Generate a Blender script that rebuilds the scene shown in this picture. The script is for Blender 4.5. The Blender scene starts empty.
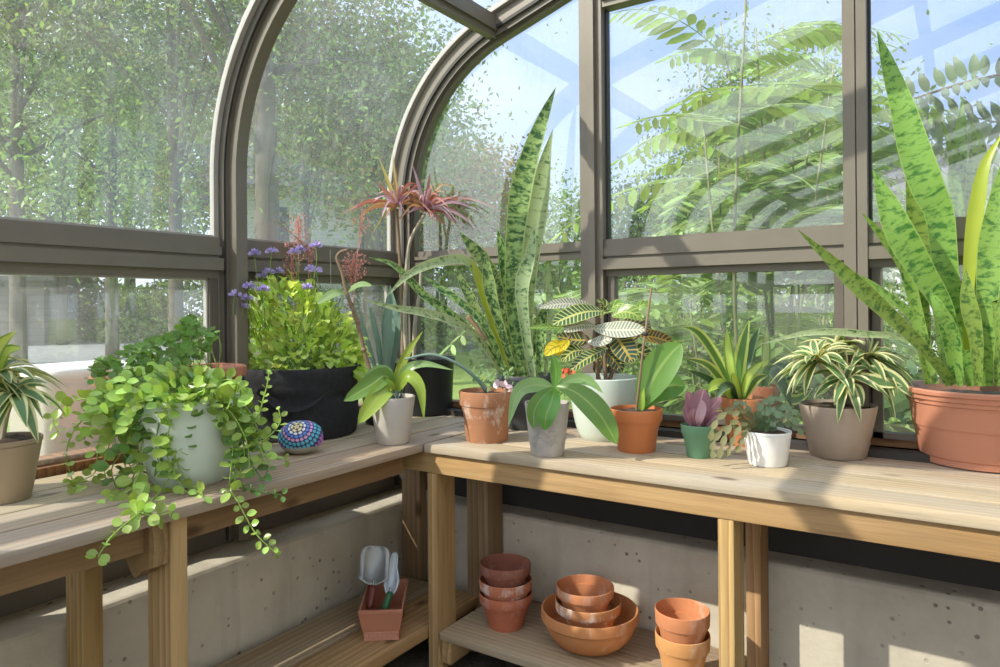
import bpy, math, random
from mathutils import Vector, Matrix, noise
random.seed(11)
col = bpy.context.scene.collection
V = Vector
PI = math.pi
# ------------------------------------------------------------------ camera / survey of the room
FPX, PX0, PY0 = 705.0, 500.0, 305.5
ROLL, HEAD = math.radians(.5), math.radians(33.4)
CAM = V((1.915, -2.17, 1.09))
RT = V((math.cos(HEAD), math.sin(HEAD), 0)); FW = V((-math.sin(HEAD), math.cos(HEAD), 0)); UP = V((0, 0, 1))
H = .68          # bench top height
SH = .124        # lower shelf height
def ray(px, py):
    a = (px-PX0)/FPX; b = (PY0-py)/FPX
    r = a*math.cos(ROLL)+b*math.sin(ROLL); u = -a*math.sin(ROLL)+b*math.cos(ROLL)
    return RT*r+FW+UP*u
def P(px, py, x=None, y=None, z=None, d=None):
    v = ray(px, py)
    if x is not None: t = (x-CAM.x)/v.x
    elif y is not None: t = (y-CAM.y)/v.y
    elif z is not None: t = (z-CAM.z)/v.z
    else: t = d
    return CAM+v*t
def depth(p): return (V(p)-CAM).dot(FW)

cam = bpy.data.objects.new('camera', bpy.data.cameras.new('camera')); col.objects.link(cam)
cr = RT*math.cos(ROLL)-UP*math.sin(ROLL); cu = RT*math.sin(ROLL)+UP*math.cos(ROLL); cb = -FW
M = Matrix(((cr.x, cu.x, cb.x, CAM.x), (cr.y, cu.y, cb.y, CAM.y), (cr.z, cu.z, cb.z, CAM.z), (0, 0, 0, 1)))
cam.matrix_world = M
cam.data.sensor_width = 36; cam.data.lens = FPX*36/1000; cam.data.shift_y = -(333.5-PY0)/1000
cam.data.clip_start = .02; cam.data.clip_end = 500
bpy.context.scene.camera = cam

# ------------------------------------------------------------------ node helpers
def new_mat(name):
    m = bpy.data.materials.new(name); m.use_nodes = True; m.node_tree.nodes.clear(); return m, m.node_tree
def nd(nt, t, ins=None, **at):
    n = nt.nodes.new(t)
    for k, v in at.items(): setattr(n, k, v)
    for k, v in (ins or {}).items():
        s = n.inputs[k]
        if isinstance(v, bpy.types.NodeSocket): nt.links.new(v, s)
        else: s.default_value = v
    return n
def c4(c): return (c[0], c[1], c[2], 1)
def ramp(nt, fac, stops):
    n = nt.nodes.new('ShaderNodeValToRGB'); e = n.color_ramp.elements
    while len(e) < len(stops): e.new(.5)
    for i, (p, c) in enumerate(stops): e[i].position = p; e[i].color = c4(c) if len(c) == 3 else c
    nt.links.new(fac, n.inputs[0]); return n.outputs[0]
def mixc(nt, fac, a, b, mode='MIX'):
    n = nt.nodes.new('ShaderNodeMix'); n.data_type = 'RGBA'; n.blend_type = mode
    for i, v in ((0, fac), (6, a), (7, b)):
        if isinstance(v, bpy.types.NodeSocket): nt.links.new(v, n.inputs[i])
        else: n.inputs[i].default_value = v if i == 0 else c4(v)
    return n.outputs[2]
def mth(nt, op, a, b=0., clamp=False):
    n = nt.nodes.new('ShaderNodeMath'); n.operation = op; n.use_clamp = clamp
    for i, v in ((0, a), (1, b)):
        if isinstance(v, bpy.types.NodeSocket): nt.links.new(v, n.inputs[i])
        else: n.inputs[i].default_value = v
    return n.outputs[0]
def mapv(nt, vec, scale=(1, 1, 1), loc=(0, 0, 0)):
    return nd(nt, 'ShaderNodeMapping', {'Vector': vec, 'Scale': scale, 'Location': loc}).outputs[0]
def noi(nt, vec, scale, detail=3, rough=.5, dist=0.):
    return nd(nt, 'ShaderNodeTexNoise', {'Vector': vec, 'Scale': scale, 'Detail': detail, 'Roughness': rough, 'Distortion': dist}).outputs[0]
def objc(nt): return nd(nt, 'ShaderNodeTexCoord').outputs['Object']
def uvc(nt):
    o = nd(nt, 'ShaderNodeTexCoord').outputs['UV']; s = nd(nt, 'ShaderNodeSeparateXYZ', {0: o}); return o, s.outputs[0], s.outputs[1]
def orand(nt): return nd(nt, 'ShaderNodeObjectInfo').outputs['Random']
def irand(nt): return nd(nt, 'ShaderNodeNewGeometry').outputs['Random Per Island']
def worldp(nt): return nd(nt, 'ShaderNodeNewGeometry').outputs['Position']
def out(nt, sh): nd(nt, 'ShaderNodeOutputMaterial', {'Surface': sh})
def bsdf(nt, c, rough=.6, metal=0., bump=None, bstr=.3, bdist=.01, spec=.4):
    n = nd(nt, 'ShaderNodeBsdfPrincipled', {'Base Color': c if isinstance(c, bpy.types.NodeSocket) else c4(c), 'Roughness': rough, 'Metallic': metal, 'Specular IOR Level': spec})
    if bump is not None:
        b = nd(nt, 'ShaderNodeBump', {'Height': bump, 'Strength': bstr, 'Distance': bdist}); nt.links.new(b.outputs[0], n.inputs['Normal'])
    return n.outputs[0]
def hsv(nt, c, h=.5, s=1., v=1.):
    n = nd(nt, 'ShaderNodeHueSaturation', {'Color': c, 'Hue': h, 'Saturation': s, 'Value': v}); return n.outputs[0]
def vary(nt, c, r, amt=.3):   # value and slight hue variation from a 0..1 random
    v = mth(nt, 'ADD', mth(nt, 'MULTIPLY', r, amt), 1-amt/2)
    h = mth(nt, 'ADD', mth(nt, 'MULTIPLY', r, .03), .485)
    return hsv(nt, c, h, 1., v)

def m_plain(name, c, rough=.5, metal=0., amt=.0, nscale=30, bstr=0., spec=.4):
    m, nt = new_mat(name); o = objc(nt); n = noi(nt, o, nscale, 4)
    cc = mixc(nt, n, [x*(1-amt) for x in c], [min(1, x*(1+amt)) for x in c])
    out(nt, bsdf(nt, cc, rough, metal, n if bstr else None, bstr, .005, spec)); return m
def m_leaf(name, fn, rough=.38, trans=.32, tint=(1.25, 1.2, .6), spec=.4):
    m, nt = new_mat(name); c = fn(nt)
    p = bsdf(nt, c, rough, 0, spec=spec)
    t = nd(nt, 'ShaderNodeBsdfTranslucent', {'Color': mixc(nt, 1., c, tint, 'MULTIPLY')}).outputs[0]
    out(nt, nd(nt, 'ShaderNodeMixShader', {0: trans, 1: p, 2: t}).outputs[0]); return m

def f_plain(c, c2=None, amt=.35, island=False, nscale=14):
    def fn(nt):
        n = noi(nt, objc(nt), nscale, 2)
        a = mixc(nt, n, c, c2 or [x*1.25 for x in c])
        return vary(nt, a, irand(nt) if island else orand(nt), amt)
    return fn
def f_midrib(c, rib, c2=None):
    def fn(nt):
        _, u, v = uvc(nt); d = mth(nt, 'ABSOLUTE', mth(nt, 'SUBTRACT', u, .5))
        n = noi(nt, objc(nt), 25, 3)
        a = mixc(nt, n, c, c2 or [x*1.3 for x in c])
        a = vary(nt, a, orand(nt), .3)
        return mixc(nt, ramp(nt, d, [(0.0, (1, 1, 1)), (.03, (.75, .75, .75)), (.06, (0, 0, 0))]), a, rib)
    return fn
def f_snake(dark, light, margin=None, freq=60, thr=.5, mg=.44):
    def fn(nt):
        o, u, v = uvc(nt)
        r = orand(nt)
        cv = nd(nt, 'ShaderNodeCombineXYZ', {0: mth(nt, 'ADD', mth(nt, 'MULTIPLY', u, 1.5), mth(nt, 'MULTIPLY', r, 17)), 1: mth(nt, 'MULTIPLY', v, freq), 2: 0.}).outputs[0]
        n = noi(nt, cv, 1., 4, .65, .6)
        cv2 = nd(nt, 'ShaderNodeCombineXYZ', {0: mth(nt, 'MULTIPLY', u, 5.), 1: mth(nt, 'MULTIPLY', v, freq*2.), 2: r}).outputs[0]
        n = mth(nt, 'ADD', mth(nt, 'MULTIPLY', n, .75), mth(nt, 'MULTIPLY', noi(nt, cv2, 1., 2), .25))
        a = mixc(nt, ramp(nt, n, [(thr-.06, (0, 0, 0)), (thr+.05, (1, 1, 1))]), dark, light)
        if margin:
            d = mth(nt, 'ABSOLUTE', mth(nt, 'SUBTRACT', u, .5))
            a = mixc(nt, ramp(nt, d, [(mg, (0, 0, 0)), (mg+.03, (1, 1, 1))]), a, margin)
        return vary(nt, a, r, .25)
    return fn
def f_edge(inner, edge, at=.3, streak=None):
    def fn(nt):
        o, u, v = uvc(nt); d = mth(nt, 'ABSOLUTE', mth(nt, 'SUBTRACT', u, .5))
        nz = noi(nt, mapv(nt, o, (22, 6, 1)), 1., 2)
        d2 = mth(nt, 'ADD', d, mth(nt, 'MULTIPLY', mth(nt, 'SUBTRACT', nz, .5), .12))
        a = mixc(nt, ramp(nt, d2, [(at-.03, (0, 0, 0)), (at+.03, (1, 1, 1))]), inner, edge)
        if streak: a = mixc(nt, ramp(nt, d, [(.05, (1, 1, 1)), (.09, (0, 0, 0))]), a, streak)
        return vary(nt, a, orand(nt), .25)
    return fn
def f_croton(dark, vein, freq=75., w=.09):
    def fn(nt):
        o, u, v = uvc(nt); d = mth(nt, 'ABSOLUTE', mth(nt, 'SUBTRACT', u, .5))
        s = mth(nt, 'FRACT', mth(nt, 'SUBTRACT', mth(nt, 'MULTIPLY', v, freq), mth(nt, 'MULTIPLY', d, 2.6)))
        s = mth(nt, 'ABSOLUTE', mth(nt, 'SUBTRACT', s, .5))
        k = ramp(nt, s, [(w, (1, 1, 1)), (w+.07, (0, 0, 0))])
        rib = ramp(nt, d, [(.04, (1, 1, 1)), (.07, (0, 0, 0))])
        k = mth(nt, 'MAXIMUM', k, rib)
        edge = ramp(nt, d, [(.45, (0, 0, 0)), (.48, (1, 1, 1))])
        k = mth(nt, 'MAXIMUM', k, mth(nt, 'MULTIPLY', edge, .6))
        a = mixc(nt, k, dark, vein)
        return vary(nt, a, orand(nt), .3)
    return fn

def m_wood(name, base, dark, grey=0., greyc=(.42, .39, .34), ring=1.):
    m, nt = new_mat(name); o = objc(nt); r = orand(nt)
    sh = nd(nt, 'ShaderNodeVectorMath', {0: o, 1: nd(nt, 'ShaderNodeCombineXYZ', {0: mth(nt, 'MULTIPLY', r, 37.), 1: mth(nt, 'MULTIPLY', r, 5.), 2: mth(nt, 'MULTIPLY', r, 3.)}).outputs[0]}, operation='ADD').outputs[0]
    wob = noi(nt, mapv(nt, sh, (3., 9, 9)), 1., 2, .5)
    w = nd(nt, 'ShaderNodeTexWave', {'Vector': mapv(nt, sh, (.8, 9, 7)), 'Scale': 1.6, 'Distortion': 7., 'Detail': 2., 'Detail Scale': .55, 'Detail Roughness': .55}, bands_direction='Y', wave_profile='SAW').outputs[1]
    fine = noi(nt, mapv(nt, sh, (4, 80, 80)), 1., 3, .6)
    big = noi(nt, mapv(nt, sh, (2.2, 7, 7)), 1., 3)
    c = mixc(nt, mth(nt, 'MULTIPLY', w, .85*ring), base, dark)
    c = mixc(nt, mth(nt, 'MULTIPLY', ramp(nt, fine, [(.45, (0, 0, 0)), (.75, (1, 1, 1))]), .45), c, [x*.55 for x in dark])
    c = mixc(nt, mth(nt, 'MULTIPLY', ramp(nt, big, [(.35, (0, 0, 0)), (.65, (1, 1, 1))]), grey), c, greyc)
    kn = nd(nt, 'ShaderNodeTexVoronoi', {'Vector': mapv(nt, sh, (4, 9, 9)), 'Scale': 1.}).outputs[0]
    c = mixc(nt, ramp(nt, kn, [(.07, (.85, .85, .85)), (.16, (0, 0, 0))]), c, [x*.4 for x in dark])
    c = vary(nt, c, r, .28)
    hgt = mth(nt, 'ADD', mth(nt, 'MULTIPLY', w, .4), fine)
    out(nt, bsdf(nt, c, .72, 0, hgt, .35, .004, .25)); return m
def m_concrete(name):
    m, nt = new_mat(name); o = worldp(nt)
    a = noi(nt, o, 3., 6, .62); b = noi(nt, o, 26, 5, .6); s = noi(nt, mapv(nt, o, (14, 14, 1.2)), 1., 3)
    c = ramp(nt, a, [(.3, (.42, .37, .29)), (.55, (.58, .52, .42)), (.75, (.68, .62, .52))])
    c = mixc(nt, mth(nt, 'MULTIPLY', b, .4), c, (.72, .66, .55))
    c = mixc(nt, mth(nt, 'MULTIPLY', ramp(nt, s, [(.5, (0, 0, 0)), (.7, (1, 1, 1))]), .35), c, (.34, .30, .24))
    v1 = nd(nt, 'ShaderNodeTexVoronoi', {'Vector': o, 'Scale': 30., 'Randomness': 1.}).outputs[0]
    pit = mth(nt, 'MULTIPLY', ramp(nt, v1, [(.12, (1, 1, 1)), (.19, (0, 0, 0))]), ramp(nt, noi(nt, o, 9, 3), [(.44, (0, 0, 0)), (.6, (1, 1, 1))]))
    c = mixc(nt, mth(nt, 'MULTIPLY', pit, .75), c, (.10, .09, .075))
    h = mth(nt, 'SUBTRACT', mth(nt, 'ADD', mth(nt, 'MULTIPLY', b, .5), a), pit)
    out(nt, bsdf(nt, c, .9, 0, h, .45, .012, .2)); return m
def m_terra(name, c1, c2, white=.25, rough=.8):
    m, nt = new_mat(name); o = objc(nt)
    n = noi(nt, o, 9, 4, .6); n2 = noi(nt, o, 45, 4, .6)
    c = mixc(nt, n, c1, c2); c = mixc(nt, mth(nt, 'MULTIPLY', n2, .3), c, [x*.6 for x in c1])
    st = noi(nt, mapv(nt, o, (14, 14, 9), (3, 1, 2)), 1., 4, .65)
    c = mixc(nt, mth(nt, 'MULTIPLY', ramp(nt, st, [(.56, (0, 0, 0)), (.68, (1, 1, 1))]), white), c, (.75, .66, .58))
    c = vary(nt, c, orand(nt), .16)
    out(nt, bsdf(nt, c, rough, 0, n2, .15, .004, .3)); return m
def m_glass(name, dust=.10, streak=.14, tint=(.93, .96, .95), dcol=(.80, .82, .80), refl=1.):
    m, nt = new_mat(name); o = worldp(nt)
    lw = nd(nt, 'ShaderNodeLayerWeight', {'Blend': .5}).outputs['Facing']
    fr = mth(nt, 'MULTIPLY', mth(nt, 'ADD', .15, mth(nt, 'MULTIPLY', mth(nt, 'POWER', lw, 4.), .6)), refl)
    n = noi(nt, o, 2.6, 4, .6); n2 = noi(nt, mapv(nt, o, (30, 30, 4)), 1., 3, .6); n3 = noi(nt, o, 160, 2, .5)
    d = mth(nt, 'ADD', mth(nt, 'MULTIPLY', ramp(nt, n, [(.3, (.3, .3, .3)), (.7, (1, 1, 1))]), dust), mth(nt, 'MULTIPLY', ramp(nt, n2, [(.52, (0, 0, 0)), (.75, (1, 1, 1))]), streak*.5))
    d = mth(nt, 'ADD', d, mth(nt, 'MULTIPLY', ramp(nt, n3, [(.62, (0, 0, 0)), (.72, (1, 1, 1))]), .12), True)
    tr = nd(nt, 'ShaderNodeBsdfTransparent', {0: c4(tint)}).outputs[0]
    gl = nd(nt, 'ShaderNodeBsdfGlossy', {'Color': (1, 1, 1, 1), 'Roughness': .012}).outputs[0]
    g = nd(nt, 'ShaderNodeMixShader', {0: fr, 1: tr, 2: gl}).outputs[0]
    df = nd(nt, 'ShaderNodeMixShader', {0: .5, 1: nd(nt, 'ShaderNodeBsdfDiffuse', {0: c4(dcol)}).outputs[0], 2: nd(nt, 'ShaderNodeBsdfTranslucent', {0: c4(dcol)}).outputs[0]}).outputs[0]
    out(nt, nd(nt, 'ShaderNodeMixShader', {0: d, 1: g, 2: df}).outputs[0]); return m

MT = {}
MT['bronze'] = m_plain('bronze_aluminium', (.17, .147, .115), .42, .15, .12, 12)
MT['bronze_dark'] = m_plain('dark_bronze_aluminium', (.115, .098, .078), .5, .1, .12, 12)
MT['gasket'] = m_plain('pale_gasket', (.36, .34, .31), .5, 0, .1)
MT['seal'] = m_plain('black_seal', (.03, .028, .026), .6, 0, .1)
MT['glass'] = m_glass('dusty_glass', .11, .13, refl=.68)
MT['glass_left'] = m_glass('hazy_glass', .16, .16, dcol=(.74, .80, .86), refl=.55)
MT['glass_low'] = m_glass('grimy_glass', .16, .2, refl=.9)
MT['concrete'] = m_concrete('cast_concrete')
MT['top'] = m_wood('weathered_boards', (.53, .405, .25), (.29, .205, .125), .55, (.42, .385, .32), .9)
MT['pine'] = m_wood('pine_lumber', (.56, .35, .15), (.27, .145, .05), .12, (.42, .35, .26))
MT['pine_dark'] = m_wood('dark_pine', (.36, .21, .095), (.17, .088, .036), .2, (.24, .18, .12))
MT['post'] = m_wood('weathered_post', (.38, .26, .14), (.21, .13, .06), .3, (.3, .24, .17))
MT['shelf'] = m_wood('shelf_boards', (.48, .36, .225), (.27, .19, .11), .45, (.40, .345, .265))
MT['sill'] = m_wood('stained_sill', (.33, .17, .07), (.17, .08, .03), .1)
MT['clay'] = m_terra('clay', (.46, .15, .06), (.57, .215, .095), .22)
MT['clay_old'] = m_terra('weathered_clay', (.36, .145, .075), (.50, .235, .125), .75)
MT['clay_light'] = m_terra('light_clay', (.55, .205, .08), (.66, .285, .125), .35)
MT['clay_brown'] = m_terra('brown_clay', (.24, .09, .05), (.33, .135, .075), .12)
MT['clay_white'] = m_terra('limed_clay', (.49, .18, .075), (.60, .25, .11), .9)
MT['tplastic'] = m_plain('terracotta_plastic', (.47, .19, .115), .42, 0, .08, 6)
MT['oplastic'] = m_plain('orange_plastic', (.52, .165, .055), .4, 0, .08, 6)
MT['taupe'] = m_plain('taupe_plastic', (.34, .265, .205), .4, 0, .08, 6)
MT['tan'] = m_plain('tan_plastic', (.36, .27, .175), .45, 0, .08, 6)
MT['mint'] = m_plain('mint_glaze', (.60, .68, .60), .35, 0, .05, 6)
MT['whitep'] = m_plain('white_plastic', (.80, .80, .78), .4, 0, .04, 6)
MT['greyp'] = m_plain('grey_stoneware', (.52, .48, .43), .55, 0, .08, 25)
MT['greyt'] = m_plain('textured_stoneware', (.46, .42, .385), .7, 0, .25, 40, .6)
MT['greenp'] = m_plain('green_plastic', (.11, .25, .14), .4, 0, .06, 6)
MT['black'] = m_plain('black_plastic', (.018, .018, .019), .42, 0, .1, 6)
MT['slate'] = m_plain('slate_plastic', (.055, .06, .068), .45, 0, .1, 6)
MT['fabric'] = m_plain('black_fabric', (.02, .02, .022), .95, 0, .6, 60, .7)
MT['soil'] = m_plain('potting_soil', (.055, .036, .022), .95, 0, .6, 60, 1.)
MT['bark'] = m_plain('bark', (.11, .092, .075), .95, 0, .35, 9, 1.)
MT['bark_chips'] = m_plain('bark_chips', (.13, .11, .085), .95, 0, .5, 70, 1.)
MT['sumacstem'] = m_plain('sumac_stem', (.20, .21, .09), .7, 0, .3, 30)
MT['gap'] = m_plain('panel_painted_shade', (.035, .03, .026), .8, 0, .1)  # near-black colour carries the shade under the bench
MT['twig'] = m_plain('brown_stem', (.20, .13, .08), .7, 0, .3, 30)
MT['cane'] = m_plain('pale_cane', (.42, .36, .27), .7, 0, .25, 60)
MT['greenstem'] = m_plain('green_stem', (.22, .36, .07), .5, 0, .2, 30)
MT['steel'] = m_plain('brushed_steel', (.30, .31, .31), .38, .6, .1, 20)
MT['steelgrey'] = m_plain('grey_painted_steel', (.42, .47, .52), .4, .4, .1, 20)
MT['redwood'] = m_plain('red_handle', (.16, .035, .03), .35, 0, .2, 20)
MT['greengrip'] = m_plain('green_grip', (.03, .15, .06), .4, 0, .1)
MT['lilac'] = m_plain('lilac_petals', (.60, .50, .86), .8, 0, .2, 90)
MT['coral'] = m_plain('coral_buds', (.68, .27, .22), .7, 0, .25, 60)
MT['pinkp'] = m_plain('pink_petals', (.85, .62, .70), .7, 0, .12, 60)
MT['redfl'] = m_plain('red_petals', (.65, .09, .03), .6, 0, .2, 60)
L = {}
L['snake'] = m_leaf('snake_leaf', f_snake((.055, .155, .03), (.23, .38, .075), (.33, .46, .11), 58, .46, .46))
L['snake_mid'] = m_leaf('mottled_snake_leaf', f_snake((.03, .095, .028), (.30, .42, .14), (.36, .45, .15), 50, .50, .43))
L['snake_pale'] = m_leaf('pale_snake_leaf', f_snake((.06, .14, .05), (.38, .48, .25), (.50, .56, .32), 50, .44, .42), .3)
L['snake_yel'] = m_leaf('yellow_snake_leaf', f_plain((.42, .46, .04), (.33, .42, .05)))
L['agave'] = m_leaf('blue_agave', f_plain((.16, .27, .22), (.24, .35, .29), .2), .5, .1)
L['orchid'] = m_leaf('orchid_leaf', f_midrib((.10, .22, .035), (.24, .36, .09)), .3, .25)
L['orchid_y'] = m_leaf('yellow_green_orchid', f_midrib((.27, .38, .05), (.40, .48, .12)), .33, .35)
L['orchid_g'] = m_leaf('pale_orchid', f_midrib((.18, .29, .10), (.32, .42, .18)), .3, .25)
L['song'] = m_leaf('striped_dracaena', f_edge((.12, .22, .08), (.72, .70, .36), .30), .35, .3)
L['brom'] = m_leaf('strap_leaf', f_edge((.10, .20, .04), (.56, .62, .16), .27), .35, .3)
L['brom_d'] = m_leaf('dark_strap_leaf', f_edge((.06, .12, .05), (.22, .30, .12), .4), .35, .25)
L['brom_y'] = m_leaf('yellow_strap', f_edge((.48, .58, .12), (.20, .32, .06), .32), .35, .35)
L['marg'] = m_leaf('red_edged_leaf', f_edge((.34, .30, .13), (.45, .16, .14), .25), .35, .3, (1.3, 1., .7))
L['marg_r'] = m_leaf('rust_leaf', f_edge((.45, .24, .20), (.46, .13, .12), .25), .35, .35, (1.3, .9, .7))
L['marg_y'] = m_leaf('amber_leaf', f_plain((.46, .33, .12), (.45, .38, .14)), .4, .4)
L['marg_p'] = m_leaf('mauve_leaf', f_plain((.42, .24, .30), (.55, .38, .42)), .35, .3, (1.1, .9, 1.))
L['croton'] = m_leaf('croton_green', f_croton((.045, .11, .045), (.55, .55, .16)), .22, .12)
L['croton_p'] = m_leaf('croton_painted_glare', f_croton((.20, .23, .17), (.52, .48, .36), 100., .17), .2, .12, spec=.8)  # glare on the leaf faces painted in as pale speckle
L['croton_d'] = m_leaf('croton_dark', f_croton((.035, .075, .06), (.50, .40, .08)), .3, .1)
L['croton_r'] = m_leaf('croton_rust', f_croton((.07, .055, .02), (.50, .28, .03)), .3, .2)
L['croton_g'] = m_leaf('croton_bright', f_croton((.14, .30, .05), (.45, .55, .15)), .3, .3)
L['croton_y'] = m_leaf('croton_yellow', f_croton((.78, .58, .03), (.35, .30, .03), 60., .05), .4, .35)
L['purple'] = m_leaf('purple_leaf', f_midrib((.28, .11, .15), (.55, .33, .33), (.42, .22, .25)), .45, .3, (1.2, .9, .9))
L['succ'] = m_leaf('jade_leaf', f_plain((.26, .42, .06), (.42, .58, .14), .75, True), .3, .25)
L['succ_d'] = m_leaf('dark_jade_leaf', f_plain((.09, .20, .04), (.16, .30, .07), .6, True), .28, .22)
L['ger'] = m_leaf('geranium_leaf', f_plain((.10, .22, .03), (.19, .33, .06), .7, True), .5, .3)
L['lime_d'] = m_leaf('shaded_lime_leaf', f_plain((.38, .55, .10), (.52, .67, .18), .7, True), .5, .48)  # darker copy of the lime leaf, shade inside the bush put into its colour
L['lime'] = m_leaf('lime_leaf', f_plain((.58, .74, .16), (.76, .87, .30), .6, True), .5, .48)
L['cactus'] = m_leaf('cactus_segment', f_plain((.10, .17, .08), (.17, .24, .12), .5, True), .5, .1)
L['cactus_o'] = m_leaf('olive_segment', f_plain((.15, .17, .065), (.22, .20, .09), .5, True), .6, .15)
L['sprig'] = m_leaf('sprig_leaf', f_plain((.10, .20, .07), (.18, .30, .12), .6, True), .5, .2)
L['dry'] = m_leaf('dry_leaf', f_plain((.33, .22, .11), (.45, .32, .18), .4), .8, .2)
L['tree'] = m_leaf('tree_leaf', f_plain((.12, .21, .055), (.26, .36, .10), .9, True, .7), .55, .4)
L['tree_d'] = m_leaf('dark_tree_leaf', f_plain((.075, .135, .045), (.15, .23, .07), .9, True, .7), .55, .35)
L['tree_o'] = m_leaf('autumn_leaf', f_plain((.20, .23, .07), (.34, .20, .08), .9, True, .7), .55, .4)
L['sumac'] = m_leaf('sumac_leaflet', f_plain((.20, .34, .085), (.36, .49, .18), .8, True), .45, .4)
L['sumac_d'] = m_leaf('grey_green_leaflet', f_plain((.22, .28, .19), (.30, .37, .24), .4, True), .5, .25)
# ------------------------------------------------------------------ mesh builders
ORG = {}
class MB:
    def __init__(s): s.v = []; s.f = []; s.uv = []
    def add(s, vs, fs, uvs=None):
        b = len(s.v); s.v += [tuple(x) for x in vs]; s.uv += list(uvs) if uvs else [(0, 0)]*len(vs)
        s.f += [tuple(b+i for i in f) for f in fs]
    def box(s, a, b):
        x0, y0, z0 = (min(a[i], b[i]) for i in range(3)); x1, y1, z1 = (max(a[i], b[i]) for i in range(3))
        s.add([(x0, y0, z0), (x1, y0, z0), (x1, y1, z0), (x0, y1, z0), (x0, y0, z1), (x1, y0, z1), (x1, y1, z1), (x0, y1, z1)],
              [(3, 2, 1, 0), (4, 5, 6, 7), (0, 1, 5, 4), (1, 2, 6, 5), (2, 3, 7, 6), (3, 0, 4, 7)])
    def lathe(s, c, prof, seg=48, sx=1., sy=1., rot=0., wob=0.):
        n = len(prof); vs = []; fs = []
        for k in range(seg):
            a = 2*PI*k/seg; ca, sa = math.cos(a), math.sin(a)
            for j, (r, z) in enumerate(prof):
                rr = r*(1+wob*math.sin(3*a+1.3)*.6+wob*math.sin(5*a+j)*.4)
                x, y = rr*ca*sx, rr*sa*sy
                vs.append((c[0]+x*math.cos(rot)-y*math.sin(rot), c[1]+x*math.sin(rot)+y*math.cos(rot), c[2]+z))
        for k in range(seg):
            k2 = (k+1) % seg
            for j in range(n-1): fs.append((k*n+j, k2*n+j, k2*n+j+1, k*n+j+1))
        s.add(vs, fs)
    def tube(s, pts, r0, r1=None, seg=6, sm=True, n=None):
        pts = [V(p) for p in pts]
        if sm and len(pts) > 2: pts = spline(pts, n or max(6, 4*len(pts)))
        if r1 is None: r1 = r0
        m = len(pts); vs = []; fs = []; ref = V((.3, .2, 1)).normalized()
        for i, p in enumerate(pts):
            t = (pts[min(i+1, m-1)]-pts[max(i-1, 0)]).normalized()
            if abs(t.dot(ref)) > .95: ref = V((1, .3, 0)).normalized()
            a = t.cross(ref).normalized(); b = a.cross(t); r = r0+(r1-r0)*i/(m-1)
            for k in range(seg):
                q = 2*PI*k/seg; vs.append(p+a*(r*math.cos(q))+b*(r*math.sin(q)))
        for i in range(m-1):
            for k in range(seg):
                k2 = (k+1) % seg; fs.append((i*seg+k, i*seg+k2, (i+1)*seg+k2, (i+1)*seg+k))
        fs.append(tuple(range(seg-1, -1, -1))); fs.append(tuple((m-1)*seg+k for k in range(seg)))
        s.add(vs, fs, [(0, 0)]*len(vs))
    def leaf(s, pts, w, prof='strap', hint=None, fold=.18, n=12, up=.35, ruf=0.):
        pts = [V(p) for p in pts]
        c = spline(pts, n) if len(pts) > 2 else [pts[0].lerp(pts[1], i/n) for i in range(n+1)]
        m = len(c); vs = []; uv = []; fs = []; L_ = 0.; K = 5
        for i, p in enumerate(c):
            t = (c[min(i+1, m-1)]-c[max(i-1, 0)])
            if t.length < 1e-9: t = V((0, 0, 1))
            t.normalize()
            h = V(hint) if hint is not None else ((CAM-p).normalized()+V((0, 0, up)))
            sd = t.cross(h)
            if sd.length < 1e-4: sd = t.cross(V((.3, 1, .2)))
            sd.normalize(); nn = sd.cross(t).normalized()
            u = i/(m-1); k = PROF[prof](u)*w*.5
            if i: L_ += (p-c[i-1]).length
            for j in range(K):
                q = -1+2*j/(K-1)
                vs.append(p+sd*(k*q)+nn*(fold*k*(q*q)+ruf*k*math.sin(u*17+q*3)*abs(q))); uv.append((j/(K-1), L_))
        for i in range(m-1):
            for j in range(K-1): fs.append((i*K+j, i*K+j+1, (i+1)*K+j+1, (i+1)*K+j))
        s.add(vs, fs, uv)
    def petal(s, p, d, nrm, l, w, k=6):      # small flat rounded leaf of k+2 corners
        d = V(d).normalized(); sd = d.cross(V(nrm))
        if sd.length < 1e-4: sd = d.cross(V((.2, .9, .4)))
        sd.normalize(); nn = sd.cross(d); p = V(p)
        vs = [p, p+d*l*.35+sd*w*.5+nn*w*.08, p+d*l*.75+sd*w*.42+nn*w*.06, p+d*l, p+d*l*.75-sd*w*.42+nn*w*.06, p+d*l*.35-sd*w*.5+nn*w*.08, p+d*l*.5-nn*w*.06]
        s.add(vs, [(0, 1, 6), (1, 2, 6), (2, 3, 6), (3, 4, 6), (4, 5, 6), (5, 0, 6)])
    def ball(s, c, r, u=8, v=6, sc=(1, 1, 1)):
        pr = [(r*math.sin(PI*j/v)*1., -r*math.cos(PI*j/v)*sc[2]) for j in range(v+1)]
        pr[0] = (r*.02, pr[0][1]); pr[-1] = (r*.02, pr[-1][1])
        s.lathe(c, pr, u, sc[0], sc[1])
    def build(s, name, m, parent=None, smooth=True, mods=None):
        me = bpy.data.meshes.new(name)
        o = bpy.data.objects.new(name, me); col.objects.link(o)
        if parent is None:
            bx = [sum(q[i] for q in s.v)/len(s.v) for i in range(3)]; bx[2] = min(q[2] for q in s.v); org = V(bx); o.location = org
        else:
            o.parent = parent; org = ORG[parent.name]
        me.from_pydata([tuple(V(q)-org) for q in s.v], [], s.f)
        ul = me.uv_layers.new(name='UVMap')
        li = [0]*len(me.loops); me.loops.foreach_get('vertex_index', li)
        fl = []
        for i in li: fl += s.uv[i]
        ul.data.foreach_set('uv', fl)
        if smooth: me.polygons.foreach_set('use_smooth', [True]*len(me.polygons))
        me.materials.append(m); ORG[o.name] = org
        me.validate(); me.update()
        return o
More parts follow.
